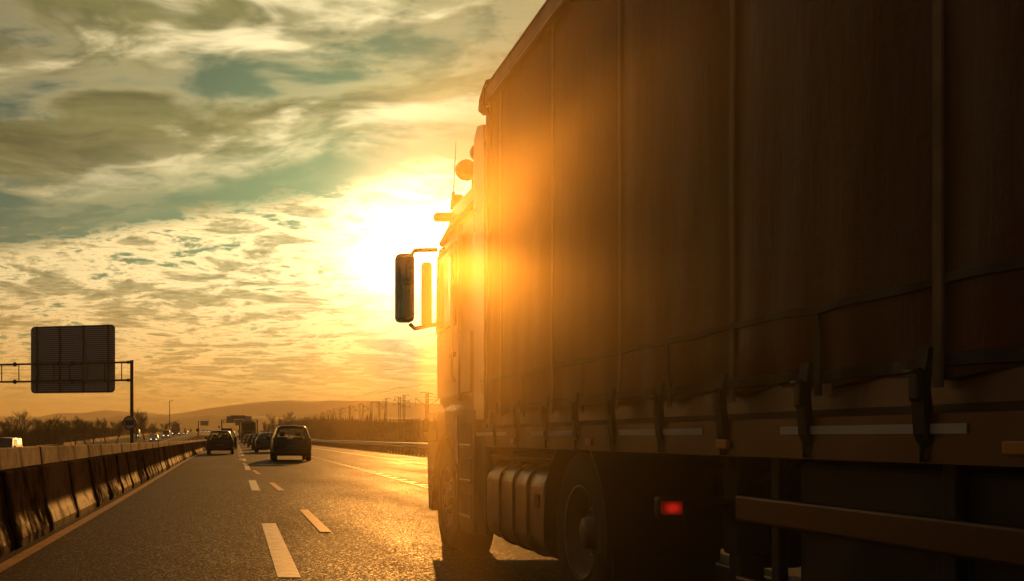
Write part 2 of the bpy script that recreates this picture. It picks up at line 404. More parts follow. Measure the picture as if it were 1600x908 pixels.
# ground sheet
def make_ground():
    b = MB()
    xs = sorted(set([-2400, -1600, -800, -400, -200, -100, -60, -40, -28] + [-28 + i for i in range(0, 42)] + [16, 20, 26, 34, 46, 60, 100, 200, 400, 800, 1600, 2400]))
    ys = [-60, -30, -10] + ystations(0, 1500) + [1900, 2600, 3200]
    for y in ys:
        for x in xs: b.v.append((x + xoff(y), y, ground_z(x, y) - .03))
    n = len(xs)
    for j in range(len(ys) - 1):
        for i in range(n - 1):
            a = j * n + i; b.f.append((a, a + 1, a + n + 1, a + n)); b.sm.append(True)
    return struct(b.build('ground', M['soil']))
make_ground()
road = struct(strip(-2.9, 10.4, -40, 1500, 0.0, 'road', M['asphalt'], nx=8))
far_road = struct(strip(-27.5, -11.6, -40, 1500, 0.0, 'opposite_carriageway', M['asphalt2'], nx=6))

# road paint: each dash a piece of the road
def dash(x0, x1, y0, y1, name, m, dz=.005, slant=0.0):
    b = MB(); n = 4
    for i in range(n + 1):
        y = y0 + (y1 - y0) * i / n
        b.v += [W(x0 + slant * (y - y0), y, dz), W(x1 + slant * (y - y0), y, dz)]
    for i in range(n): b.f.append((2 * i, 2 * i + 1, 2 * i + 3, 2 * i + 2)); b.sm.append(True)
    o = b.build(name, m, road); return o
for i in range(40):
    y = 8.0 + 13.0 * i; dash(.33, .51, y, y + 5.0, 'white_lane_dash', M['white_line'])
def yx(y): return .24 + .80 * (1 - sstep(12, 52, y))
for i in range(12):
    y = 11.8 + 9.1 * i; dash(yx(y) - .065, yx(y) + .065, y, y + 3.6, 'yellow_lane_dash', M['yellow_line'], .009, (yx(y + 3.6) - yx(y)) / 3.6)
def left_edge(y): return -.42 * sstep(6, 60, y)
strip(-2.03, -1.90, -20, 500, .005, 'yellow_edge_line', M['yellow_line'], road, fx=left_edge)
strip(7.65, 7.75, -20, 700, .005, 'white_shoulder_line', M['white_line'], road)
strip(4.12, 4.19, -20, 700, .005, 'white_edge_line', M['white_line'], road)
bar_me = None
for i in range(60):
    y = 12 + 1.42 * i
    if bar_me is None:
        b = MB(); b.box(-.13, .13, -.30, .30, 0, .009, .003); bo = b.build('raised_rib', M['white_line'], road); bar_me = bo
        bo.location = W(4.24, y, .004)
    else: inst(bar_me, road, W(4.24, y, .004), head(y))
strip(-15.2, -15.0, -20, 900, .005, 'white_edge_line', M['white_line'], far_road)
for i in range(30):
    y = 30 + 13 * i
    b = MB(); b.v = [W(-19.4, y, .005), W(-19.2, y, .005), W(-19.2, y + 5, .005), W(-19.4, y + 5, .005)]; b.f = [(0, 1, 2, 3)]; b.sm = [False]
    b.build('white_lane_dash', M['white_line'], far_road)

# ------------------------------------------------------------------ concrete barriers
def jersey_profile(h, toe, top, foot=.09, kink=.30):
    return [(-toe, 0), (-toe, foot), (-(top + .06), kink), (-top, h - .02), (-top + .02, h), (top - .02, h), (top, h - .02), (top + .06, kink), (toe, foot), (toe, 0)]
def barrier(name, label, fx, h, toe, top, m, y0, y1, near_to, group, gap=.03):
    root = empty(name, W(fx(y0), y0)); tag(root, label, 'barrier', group)
    b = MB(); prof = jersey_profile(h, toe, top)
    L = 2.0; q = []
    for t in (-L / 2 + gap / 2, -L / 2 + gap / 2 + .025, L / 2 - gap / 2 - .025, L / 2 - gap / 2):
        k = .985 if abs(t) > L / 2 - gap / 2 - .02 else 1.0
        q.append([(px * k, t, pz * (k if pz > .05 else 1)) for px, pz in prof])
    n = len(prof); b.v = [p for r in q for p in r]
    for i in range(3):
        for j in range(n):
            b.f.append((i * n + j, i * n + (j + 1) % n, (i + 1) * n + (j + 1) % n, (i + 1) * n + j)); b.sm.append(False)
    b.f += [tuple(range(n)), tuple(range(3 * n, 4 * n))]; b.sm += [False, False]
    proto = None; y = y0 + 1
    rl = Vector(root.location)
    while y < y1:
        far = y > near_to
        step = 2.0 if not far else 8.0
        yc = y + (step - 2) / 2
        p = Vector(W(fx(yc), yc, 0.0)) - rl
        hd = -math.atan((W(fx(yc + .5), yc + .5)[0] - W(fx(yc - .5), yc - .5)[0]))
        pt = math.atan(zroad(yc + .5) - zroad(yc - .5))
        if proto is None:
            proto = b.build('barrier_block', m, root); o = proto
        else: o = proto.copy(); COL.objects.link(o); o.parent = root
        jr = random.Random(int(y * 10))
        o.location = p + Vector((jr.uniform(-.012, .012), 0, 0)); o.rotation_euler = (pt, 0, hd + (jr.uniform(-.008, .008) if not far else 0))
        o.scale = (1, step / 2.0, 1)
        y += step
    return root
def bx1(y): return -2.36 - .30 * sstep(6, 60, y)
def bx2(y): return -2.36 - .30 - .62 - 2.1 * (1 - sstep(14, 62, y)) ** 1.0
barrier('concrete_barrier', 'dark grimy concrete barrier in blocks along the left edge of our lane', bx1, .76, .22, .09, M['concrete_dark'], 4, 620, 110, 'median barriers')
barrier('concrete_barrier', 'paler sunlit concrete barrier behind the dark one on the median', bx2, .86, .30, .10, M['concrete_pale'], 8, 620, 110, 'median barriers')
def bx3(y): return -29.0
barrier('concrete_barrier', 'low pale concrete kerb wall before the bare trees across the far lanes', bx3, .62, .25, .10, M['concrete_pale'], 60, 420, 60, None)

# ------------------------------------------------------------------ steel guardrail on the right
def guardrail():
    root = empty('guardrail', W(10.9, 16)); rl = Vector(root.location)
    tag(root, 'long steel guardrail on closely set posts beyond the right shoulder', 'guardrail')
    b = MB(); prof = [(-.0, .76), (-.06, .74), (-.075, .69), (-.015, .63), (-.015, .60), (-.075, .54), (-.075, .50), (.0, .46), (.02, .47), (-.045, .51), (-.045, .53), (.015, .60), (.015, .63), (-.045, .69), (-.035, .72), (.01, .745)]
    ys = [16 + 2 * i for i in range(60)] + [136 + 10 * i for i in range(50)]; n = len(prof)
    for y in ys:
        w0 = Vector(W(10.9, y)) - rl
        b.v += [(w0.x + p[0], w0.y, w0.z + p[1]) for p in prof]
    for j in range(len(ys) - 1):
        for i in range(n):
            b.f.append((j * n + i, j * n + (i + 1) % n, (j + 1) * n + (i + 1) % n, (j + 1) * n + i)); b.sm.append(False)
    b.build('rail_beam', M['rail'], root)
    b = MB(); b.box(.03, .15, -.05, .05, -.05, .73, .008)
    po = None
    for i in range(130):
        y = 17 + 1.33 * i; p = Vector(W(10.9, y)) - rl
        if po is None: po = b.build('post', M['steel_dark'], root); po.location = p
        else: inst(po, root, p)
    b = MB()
    for i in range(90):
        p = Vector(W(10.9, 190 + 4 * i)) - rl; b.box(p.x + .03, p.x + .15, p.y - .05, p.y + .05, p.z - .05, p.z + .73)
    o = b.build('far_posts', M['steel_dark'], root); o['kind'] = 'stuff'
guardrail()

# ------------------------------------------------------------------ bank with dry scrub, right
def bank_x(y): return 15.5 + 5 * sstep(60, 300, y)
def bank_h(y): return 2.3 + 2.0 * sstep(120, 330, y) + .25 * math.sin(y * .11) + .15 * math.sin(y * .37)
def make_bank():
    b = MB(); ys = [30 + 3 * i for i in range(180)]; nx = 10
    prof = [(0, -.05), (1.2, .25), (2.6, .62), (4.2, .9), (6.0, 1.0), (9.0, 1.0), (30, .93), (44, .9), (58, .5), (72, -.03)]
    rr = random.Random(4)
    for y in ys:
        for (dx, k) in prof:
            w0 = W(bank_x(y) + dx, y); b.v.append((w0[0] + rr.uniform(-.2, .2), w0[1], w0[2] + bank_h(y) * k + (rr.uniform(-.12, .12) if .2 < k < 2 else 0)))
    n = len(prof)
    for j in range(len(ys) - 1):
        for i in range(n - 1):
            a = j * n + i; b.f.append((a, a + 1, a + n + 1, a + n)); b.sm.append(True)
    struct(b.build('embankment', M['bank']))
make_bank()
def blades(name, label, cat, n, place, hrange, wd, m, seed, lean=.25):
    rr = random.Random(seed); b = MB()
    for _ in range(n):
        p = Vector(place(rr)); h = rr.uniform(*hrange); a = rr.uniform(0, math.pi); w = wd * rr.uniform(.6, 1.5)
        dx, dy = math.cos(a) * w, math.sin(a) * w
        t = p + Vector((rr.uniform(-lean, lean) * h, rr.uniform(-lean, lean) * h, h))
        mid = p.lerp(t, .55) + Vector((rr.uniform(-.06, .06), rr.uniform(-.06, .06), 0)) * h
        o = len(b.v)
        b.v += [tuple(p + Vector((-dx, -dy, -.1))), tuple(p + Vector((dx, dy, -.1))), tuple(mid + Vector((dx * .7, dy * .7, 0))), tuple(mid + Vector((-dx * .7, -dy * .7, 0))), tuple(t)]
        b.f += [(o, o + 1, o + 2, o + 3), (o + 3, o + 2, o + 4)]; b.sm += [False, False]
    return tag(b.build(name, m), label, cat, kind='stuff')
def reed_place(rr):
    y = 45 + 420 * rr.random() ** .8; t = rr.random() * 9.5
    prof = [(0, -.05), (1.2, .25), (2.6, .62), (4.2, .9), (6.0, 1.0), (30, 1.0)]
    for (a, ka), (c, kc) in zip(prof, prof[1:]):
        if a <= t <= c: k = ka + (kc - ka) * (t - a) / (c - a)
    w0 = W(bank_x(y) + t, y); return (w0[0], w0[1], w0[2] + bank_h(y) * k - .1)
blades('dry_reeds', 'brown dry reeds and brush covering the bank right of the guardrail', 'reeds', 42000, reed_place, (.35, 1.15), .035, M['reed'], 11)
def sapling_place(rr):
    y = 170 + 260 * rr.random(); w0 = W(bank_x(y) + 5 + 4 * rr.random(), y); return (w0[0], w0[1], w0[2] + bank_h(y) - .1)
blades('saplings', 'thin upright saplings along the crest of the reed bank', 'saplings', 420, sapling_place, (1.2, 3.2), .09, M['twig'], 17, .06)
def verge_place(rr):
    y = 18 + 250 * rr.random() ** 1.3; x = 11.2 + 4.3 * rr.random(); w0 = W(x, y); return (w0[0], w0[1], w0[2] - .03)
blades('verge_grass', 'short dry grass on the verge behind the guardrail', 'grass', 14000, verge_place, (.12, .4), .018, M['reed'], 12)
def median_place(rr):
    y = 30 + 300 * rr.random(); x = -5.2 - 6 * rr.random(); w0 = W(x, y); return (w0[0], w0[1], w0[2] - .03)
blades('median_grass', 'thin dry grass and weeds on the median strip', 'grass', 7000, median_place, (.1, .45), .02, M['reed'], 13)

# ------------------------------------------------------------------ bare winter trees
def bare_tree_meshes(seed, H, spread, limbs=6, bushy=False):
    rr = random.Random(seed); tr = MB(); tw = MB()
    def grow(p, d, L, r, lvl):
        n = 4; pts = [p.copy()]; rs = [r]; cur = p.copy(); dd = d.copy()
        for i in range(n):
            dd = (dd + Vector((rr.gauss(0, .10), rr.gauss(0, .10), rr.gauss(.05, .07)))).normalized()
            cur = cur + dd * L / n; pts.append(cur.copy()); rs.append(r * (1 - .55 * (i + 1) / n))
        (tr if lvl < 3 else tw).tube(pts, rs, 6 if lvl < 2 else 3, caps=False)
        if lvl >= 4: return
        k = {0: limbs, 1: 6, 2: 6, 3: 5}[lvl]
        for j in range(k):
            t = rr.uniform(.25 if lvl else (.05 if bushy else .3), 1.0); i = min(n - 1, int(t * n)); q = pts[i].lerp(pts[i + 1], t * n - i)
            az = rr.uniform(0, 2 * math.pi); up = rr.uniform(.25, .95) if lvl else rr.uniform(.5, 1.1)
            side = Vector((math.cos(az) * spread, math.sin(az) * spread, up)); nd = (side.normalized() * .75 + dd * .55).normalized()
            grow(q, nd, L * rr.uniform(.45, .68), max(.012, rs[i] * .55), lvl + 1)
    grow(Vector((0, 0, -.1)), Vector((0, 0, 1)), H * .5, H * .022, 0)
    return tr, tw
TREES = []
for i, (s, H, sp, lb, bu) in enumerate([(1, 9, .9, 9, False), (2, 7, 1.0, 10, True), (3, 8, .8, 9, False), (5, 5.5, 1.1, 11, True), (8, 10, .75, 10, False)]):
    a, c = bare_tree_meshes(s, H, sp, lb, bu)
    am = a.mesh('trunk'); am.materials.append(M['bark']); cm = c.mesh('crown'); cm.materials.append(M['twig'])
    zs = [v.co.z for v in cm.vertices]; TREES.append((am, cm, max(zs)))
def tree(kind, x, y, height, label, group, rz=None, z=None, wide=1.0):
    am, cm, H = TREES[kind]; s = height / H
    w0 = W(x, y) if z is None else (x + xoff(y), y, z)
    root = empty('bare_tree', w0, rz if rz is not None else random.uniform(0, 6)); tag(root, label, 'tree', group)
    for nm, me in (('trunk', am), ('crown', cm)):
        o = bpy.data.objects.new(nm, me); COL.objects.link(o); o.parent = root; o.scale = (s * wide, s * wide, s)
    return root
# pixel of the foot, distance, pixel of the top
left_trees = [
    (2, 12, 150, 650, 'low bushy bare tree at the left edge of the picture'), (0, 32, 150, 637, 'tallest pale bare tree left of the big sign, rising above the thicket'),
    (3, 55, 160, 652, 'low bare tree under the left half of the big sign back'), (1, 68, 165, 646, 'rounded bare tree directly below the left side of the big sign'),
    (3, 84, 170, 650, 'bare bush just right of the rounded tree below the big sign'), (1, 100, 175, 648, 'wide dense bare tree below the middle of the big sign'),
    (2, 118, 175, 647, 'dense bare tree under the right half of the big sign'), (1, 134, 180, 650, 'small bare tree below the right edge of the big sign'),
    (4, 146, 185, 650, 'slim bare tree between the big sign and the round sign'), (2, 165, 190, 651, 'bare tree left of the red round sign, second nearest to it'),
    (1, 182, 195, 651, 'bare tree standing immediately left of the red round sign'), (0, 213, 230, 639, 'bare tree close behind the gantry post'),
    (4, 226, 230, 635, 'tall brown bare tree right of the gantry post'), (3, 240, 235, 658, 'low bare bush right of the tall brown tree'),
]
for k, px, y, top, lab in left_trees:
    x = pxX(px, y) - xoff(y); z0 = W(x, y)[2]
    tree(k, x, y, pxZ(top, y) - z0, lab, 'bare trees across the opposite lanes', wide=1.25)
for k, px, y, top, lab in [(1, 256, 330, 658, 'round bushy tree left behind the tall lamp post'), (1, 270, 340, 655, 'round bushy tree at the foot of the tall lamp post'),
                           (3, 288, 420, 668, 'small far tree right of the oncoming lorry'), (3, 299, 450, 669, 'tiny far tree near the small cantilever sign')]:
    x = pxX(px, y) - xoff(y); tree(k, x, y, pxZ(top, y) - W(x, y)[2], lab, 'far trees left of the road', wide=1.3)
for k, px, y, top, lab in [(3, 412, 330, 657, 'low bush right of the coach beyond the bend'), (4, 428, 320, 644, 'tall bare tree right of the coach'),
                           (2, 436, 335, 650, 'thin bare tree leaning right of the tall one beside the coach'), (0, 451, 300, 640, 'tall bare tree at the left end of the reed bank'),
                           (3, 421, 345, 660, 'low bush between the coach and the tall bare trees')]:
    x = pxX(px, y) - xoff(y); tree(k, x, y, pxZ(top, y) - W(x, y)[2], lab, 'bare trees right of the road', wide=.9)
def thicket_place(rr):
    y = 75 + 200 * rr.random(); x = -30.3 - 9 * rr.random(); w0 = W(x, y); return (w0[0], w0[1], w0[2] - .03)
blades('thicket', 'dense brown leafless undergrowth below the left tree row', 'undergrowth', 26000, thicket_place, (.8, 3.4), .035, M['twig'], 14, .3)
def farbush_place(rr):
    y = 300 + 500 * rr.random(); x = (-34 - 30 * rr.random()) if rr.random() < .6 else (24 + 40 * rr.random()); w0 = W(x, y); return (w0[0], w0[1], w0[2] - .05)
blades('far_scrub', 'faint far scrub along both verges near the horizon', 'scrub', 9000, farbush_place, (1.0, 3.0), .12, M['reed'], 15, .4)

# ------------------------------------------------------------------ hills
def hills(name, pts, Y, depth, seed):
    """ridge given as (px, py) seen at distance Y, with a rounded body behind"""
    rr = random.Random(seed); b = MB(); xs = []; n = 90
    ph = [rr.uniform(0, 6) for _ in range(8)]
    x0, x1 = pts[0][0], pts[-1][0]; rows = 9
    for j in range(rows):
        t = j / (rows - 1); prof = math.sin(math.pi * min(1, t * 1.0)) ** .8 if 0 < t < 1 else 0
        for i in range(n + 1):
            px = x0 + (x1 - x0) * i / n
            for (a, ya), (c, yc) in zip(pts, pts[1:]):
                if a <= px <= c: py = ya + (yc - ya) * sstep(0, 1, (px - a) / (c - a))
            h = (VY - py) / FPX * Y + sum(math.sin(px * f * .09 + ph[q]) * 1.3 / f for q, f in enumerate((1, 2.1, 3.7, 6.3)))
            h *= prof * (1 + .06 * math.sin(i * .9 + j * 1.7))
            if t == .5: h = h / (1 + .06 * math.sin(i * .9 + j * 1.7))
            b.v.append((pxX(px, Y), Y + (t - .5) * depth, max(-.2, h + (3 if 0 < t < 1 else 0)) + (0 if 0 < t < 1 else -.5)))
    for j in range(rows - 1):
        for i in range(n):
            a = j * (n + 1) + i; b.f.append((a, a + 1, a + n + 2, a + n + 1)); b.sm.append(True)
    struct(b.build(name, M['hill']))
hills('hills', [(-900, 660), (-300, 652), (60, 652), (120, 646), (180, 641), (215, 646), (270, 648), (330, 640), (380, 631), (440, 627), (560, 628), (680, 632), (800, 640), (1100, 640), (1700, 655), (2000, 670)], 2700, 500, 2)
hills('hills', [(-500, 665), (100, 658), (230, 651), (330, 650), (420, 652), (520, 655), (700, 656), (1000, 662), (1500, 668)], 2000, 400, 5)

# ------------------------------------------------------------------ cars
def car(name, label, cat, group, X, Y, L, wd, H, belt, bodymat, style='hatch', facing=1, glass='glass', roofbox=False, rails=False, z0=.24, detail=True):
    """lofted body; rear bumper at y=0, nose at y=L. facing -1 turns it towards the camera"""
    root = empty(name, W(X, Y), head(Y) + (0 if facing > 0 else math.pi)); tag(root, label, cat, group)
    root.rotation_euler.x = math.atan(zroad(Y + 1) - zroad(Y)) * facing
    w = wd / 2; wr = w * {'hatch': .70, 'sedan': .68, 'mpv': .74, 'suv': .76, 'van': .88}[style]; zm = belt - .30
    def ring(yb, ys, yt, ztop, kw=1.0, k4=.98, roof=True, zb=belt, zlow=z0):
        tw = wr if roof else w * .86
        t5 = ztop - .07 if roof else zb + .02
        return [(0, yb, zlow), (w * .80 * kw, yb, zlow), (w * .965 * kw, yb, zlow + .14), (w * kw, yb + (ys - yb) * .5, zm), (w * k4 * kw, ys, zb),
                (tw * kw, yt, t5), (tw * .78 * kw, yt, ztop), (0, yt, ztop + (.02 if roof else .015))]
    rake = {'hatch': .34, 'sedan': .95, 'mpv': .24, 'suv': .26, 'van': .08}[style]
    hood = belt - .05; cowl = L * {'hatch': .72, 'sedan': .70, 'mpv': .78, 'suv': .73, 'van': .82}[style]; roof_f = cowl - {'hatch': .62, 'sedan': .66, 'mpv': .70, 'suv': .55, 'van': .55}[style]
    S = []
    S.append(ring(.0, .07 if style != 'sedan' else .5, rake, H - .03, .955))
    S.append(ring(.14, .2 if style != 'sedan' else .62, rake + .22, H, 1.0))
    S.append(ring(roof_f * .5, roof_f * .5, roof_f * .5 + .1, H + .01, 1.0))
    S.append(ring(roof_f, roof_f + .1, roof_f, H - .02, 1.0))
    S.append(ring(cowl, cowl, cowl, hood + .03, .99, roof=False, zb=hood))
    S.append(ring(L - .45, L - .45, L - .5, hood - .10, .96, roof=False, zb=hood - .13))
    S.append(ring(L, L - .06, L - .12, hood - .26, .86, roof=False, zb=hood - .30))
    full = [[Vector(p) for p in s] + [Vector((-p[0], p[1], p[2])) for p in s[-2:0:-1]] for s in S]
    n = len(full[0]); body = MB(); panes = []
    def quad(q): body.add([tuple(p) for p in q], [(0, 1, 2, 3)])
    def window(q, inset, nm):
        c = sum(q, Vector()) / 4; inner = [p.lerp(c, inset) for p in q]
        for i in range(4): quad([q[i], q[(i + 1) % 4], inner[(i + 1) % 4], inner[i]])
        panes.append((nm, inner))
    for j in range(len(full) - 1):
        for i in range(n):
            q = [full[j][i], full[j][(i + 1) % n], full[j + 1][(i + 1) % n], full[j + 1][i]]
            if i in (4, n - 5) and j in (0, 1, 2): window(q, .10 if j else .2, 'side_window') if not (style == 'van' and j < 2) else quad(q)
            elif j == 3 and i in (5, 6, n - 7, n - 6): panes.append(('windscreen', q))
            else: quad(q)
    r0 = full[0]
    if style == 'sedan':                      # boot lid
        pass
    for i in range(1, 7):
        q = [r0[i], r0[i + 1], r0[n - i - 1] if i + 1 < 7 else r0[7], r0[n - i]]
        if i == 6: body.add([r0[6], r0[7], r0[8]], [(0, 1, 2)]); continue
        if i == 4: window(q, .13, 'rear_window')
        else: quad(q)
    rl = full[-1]; body.add([tuple(p) for p in rl], [tuple(range(n))])
    bo = body.build('body', bodymat, root, autosmooth=28)
    bm = bmesh.new(); bm.from_mesh(bo.data); bmesh.ops.remove_doubles(bm, verts=bm.verts, dist=.0005); bmesh.ops.recalc_face_normals(bm, faces=bm.faces); bm.to_mesh(bo.data); bm.free()
    ws = MB()
    for nm, q in panes:
        if nm == 'windscreen': ws.add([tuple(p) for p in q], [(0, 1, 2, 3)])
        else: MB().add([tuple(p) for p in q], [(0, 1, 2, 3)]).build(nm, M[glass], root)
    ws.build('windscreen', M[glass], root)
    # wheels
    rw = .31 if wd < 1.85 else .35
    tm = MB(); tm.lathe([(-.10, rw * .62), (-.11, rw * .9), (-.085, rw), (.085, rw), (.11, rw * .9), (.10, rw * .62)], (0, 0, 0), 'x', 24)
    rm = MB(); rm.lathe([(.0, .0), (.05, .03), (.06, rw * .3), (.045, rw * .45), (.09, rw * .63), (-.09, rw * .63)], (0, 0, 0), 'x', 18)
    t0 = tm.mesh('tyre'); t0.materials.append(M['rubber']); r0m = rm.mesh('rim'); r0m.materials.append(M['rim'])
    for sx in (-1, 1):
        for yy in (.72, L - .82):
            t = bpy.data.objects.new('wheel', t0); COL.objects.link(t); t.parent = root; t.location = (sx * (w - .115), yy, rw)
            r_ = bpy.data.objects.new('rim', r0m); COL.objects.link(r_); r_.parent = t; r_.scale = (sx, 1, 1)
    # rear lamps, plate, bumper, mirrors
    yb = .035 if style != 'sedan' else .2
    for sx in (-1, 1):
        a, c = sorted((sx * w * .965, sx * w * .70))
        if style in ('mpv', 'suv', 'van'): a, c = sorted((sx * w * .955, sx * w * .80))
        zl = (belt - .28, belt - .06) if style in ('hatch', 'sedan') else (belt - .32, belt + .06)
        b = MB(); b.box(a, c, yb - .055, yb + .10, zl[0], zl[1], .02); b.build('tail_light', M['lamp_red'], root)
        b = MB(); b.box(*sorted((sx * w, sx * (w + .19))), cowl - .35, cowl - .22, belt + .02, belt + .17, .03); b.build('wing_mirror', bodymat, root)
        if facing < 0:
            b = MB(); b.box(*sorted((sx * w * .80, sx * w * .45)), L - .10, L + .012, hood - .42, hood - .29, .02); b.build('headlight', M['headlight'], root)
    b = MB(); b.box(-w * .93, w * .93, -.065, .12, z0 + .10, z0 + .34, .035); bp = b.build('rear_bumper', bodymat if style != 'suv' else M['black_plastic'], root)
    b = MB(); b.box(-.26, .26, -.078, -.04, belt - .38, belt - .27, .004); b.build('number_plate', M['plate'], root)
    b = MB(); b.box(-w * .86, w * .86, L - .14, L + .035, z0 + .04, z0 + .26, .04); b.build('front_bumper', bodymat, root)
    if detail:
        for sx in (-.38, .38):
            s = MB(); s.box(sx - .24, sx + .24, L * .44, L * .44 + .14, .35, belt + .12, .05); se = s.build('seat', M['seat'], root)
            s = MB(); s.box(sx - .13, sx + .13, L * .44 + .02, L * .44 + .12, belt + .15, belt + .34, .045); s.build('headrest', M['seat'], se)
        for sx in (-.42, 0, .42):
            s = MB(); s.box(sx - .20, sx + .20, L * .22, L * .22 + .12, .35, belt + .02, .04); s.build('rear_seat', M['seat'], root)
        s = MB(); s.tube([(0, .02, belt + .02), (.16, .0 + rake * .35, belt + .18), (.34, rake * .42, belt + .2)], .012, 5); s.build('rear_wiper', M['black_plastic'], root)
        s = MB(); s.tube([(-w * .5, -.02, z0 + .02), (-w * .5, .3, z0 + .02)], .03, 8); s.build('exhaust_pipe', M['steel_dark'], root)
    if rails:
        for sx in (-1, 1):
            s = MB(); s.tube([(sx * wr * .9, rake + .3, H - .03), (sx * wr * .9, rake + .45, H + .05), (sx * wr * .9, roof_f - .3, H + .05), (sx * wr * .9, roof_f - .15, H - .03)], .018, 6); s.build('roof_rail', M['steel_dark'], root)
    if roofbox:
        s = MB(); s.box(-wr * .72, wr * .72, rake + .3, roof_f - .1, H + .035, H + .24, .07); s.build('roof_box', M['black_plastic'], root)
    return root
G1, G2 = 'cars ahead in our direction', 'oncoming vehicles on the opposite carriageway'
car('people_carrier', 'tall dark people carrier nearest ahead, headrest visible through its rear window', 'car', G1, pxX(455, 48), 47, 4.2, 1.80, 1.62, .98, P['charcoal'], 'mpv')
car('hatchback', 'dark red hatchback in the left lane beside the concrete barrier', 'car', G1, pxX(344, 65), 65, 3.9, 1.74, 1.50, .93, P['maroon'], 'hatch')
car('off_roader', 'dark off-roader with a roof box just ahead of the dark red hatchback', 'car', G1, pxX(354, 93), 93, 4.5, 1.88, 1.66, 1.02, P['black'], 'suv', roofbox=True)
car('saloon_car', 'dark low saloon half hidden left behind the tall people carrier', 'car', G1, pxX(419, 72), 72, 4.4, 1.78, 1.38, .90, P['grey'], 'hatch')
car('estate_car', 'dark estate car second in the queue behind the people carrier', 'car', G1, pxX(410, 89), 90, 4.4, 1.76, 1.44, .90, P['navy'], 'hatch')
car('small_hatchback', 'small dark hatchback third in the queue ahead of the people carrier', 'car', G1, pxX(399, 112), 112, 3.8, 1.70, 1.42, .90, P['charcoal'], 'hatch')
car('silver_hatchback', 'silver hatchback closest behind the coach', 'car', G1, pxX(391, 137), 137, 4.0, 1.74, 1.44, .90, P['silver'], 'hatch')
def opp(px, y): return pxX(px, y) - xoff(y)
car('white_van', 'white van at the far left edge on the opposite lanes', 'van', G2, -19.0, 87, 5.0, 1.95, 1.95, 1.15, P['white'], 'van', -1, 'glass_dark', detail=False)
car('white_van', 'white van partly hidden behind the gantry post', 'van', G2, opp(213.5, 250), 250, 5.2, 2.0, 2.25, 1.25, P['white'], 'van', -1, 'glass_dark', detail=False)
car('silver_car', 'pale oncoming car right of the gantry post with lights on', 'car', G2, opp(242.5, 215), 215, 4.3, 1.78, 1.46, .92, P['silver'], 'hatch', -1, 'glass_dark', detail=False)
car('pale_van', 'pale oncoming van beside the lamp post', 'van', G2, opp(261, 265), 265, 5.0, 1.95, 2.0, 1.12, P['silver'], 'van', -1, 'glass_dark', detail=False)
car('dark_car', 'small dark oncoming car behind the lorry', 'car', G2, opp(290.5, 360), 360, 4.3, 1.78, 1.46, .92, P['grey'], 'hatch', -1, 'glass_dark', detail=False)
for i, (px, y) in enumerate([(318, 470), (324, 560), (329, 520)]):
    car('far_oncoming_car', ['tiny far oncoming car with headlights, left of three', 'tiny far oncoming car with headlights, middle of three', 'tiny far oncoming car with headlights, right of three'][i], 'car', G2,
        opp(px, y), y, 4.3, 1.78, 1.5, .92, P['silver'], 'hatch', -1, 'glass_dark', detail=False)

# coach and lorry ahead
def coach():
    Y = 172; root = empty('coach', W(pxX(389, Y), Y), head(Y)); tag(root, 'tan coach seen from behind at the head of the right-hand queue', 'coach')
    w, H, L = 1.27, 3.65, 11.5
    def rnd(k, y, zb=.45):
        pts = [(-w * k, zb), (w * k, zb), (w * k, H - .45), (w * k * .97, H - .2), (w * k * .86, H - .04), (0, H), (-w * k * .86, H - .04), (-w * k * .97, H - .2), (-w * k, H - .45)]
        return [(a, y, c) for a, c in pts]
    b = MB(); rs = [rnd(.94, 0), rnd(1, .18), rnd(1, L - .3), rnd(.95, L)]; n = 9
    for r_ in rs: b.v += r_
    for j in range(3):
        for i in range(n): b.f.append((j * n + i, j * n + (i + 1) % n, (j + 1) * n + (i + 1) % n, (j + 1) * n + i)); b.sm.append(False)
    b.f += [tuple(range(n)), tuple(range(3 * n, 4 * n))]; b.sm += [False] * 2
    b.build('body', P['tan'], root, autosmooth=35)
    b = MB(); b.prism([(-.92, 2.05), (.92, 2.05), (.98, 2.7), (.9, 3.28), (.7, 3.38), (-.7, 3.38), (-.9, 3.28), (-.98, 2.7)], 'y', -.02, .03); b.build('rear_window', M['glass_dark'], root)
    for sx in (-1, 1):
        for i in range(6):
            y = .5 + i * 1.75; b = MB(); b.box(*sorted((sx * (w - .02), sx * (w + .012))), y, y + 1.62, 1.75, 2.95, .005); b.build('side_window', M['glass_dark'], root)
        b = MB(); b.box(*sorted((sx * 1.17, sx * .98)), -.03, .05, .95, 1.6, .015); b.build('tail_light', M['lamp_red'], root)
        for y in (2.9, 8.8):
            b = MB(); b.lathe([(-.14, .3), (-.15, .46), (-.12, .5), (.12, .5), (.15, .46), (.14, .3), (.05, .0)], (sx * (w - .19), y, .5), 'x', 20); b.build('wheel', M['rubber'], root)
        b = MB(); b.tube([(sx * (w - .1), L - .1, 3.2), (sx * (w + .2), L + .25, 3.1), (sx * (w + .22), L + .2, 2.6)], .04, 6); b.build('mirror_arm', M['black_plastic'], root)
    b = MB(); b.box(-1.22, 1.22, -.08, .1, .5, .8, .03); b.build('bumper', M['black_plastic'], root)
    b = MB(); b.box(-.6, .6, -.03, .02, 1.15, 1.9, .01); b.build('engine_grille', M['black_plastic'], root)
    b = MB(); b.box(-.27, .27, -.095, -.07, .6, .72); b.build('number_plate', M['plate'], root)
coach()
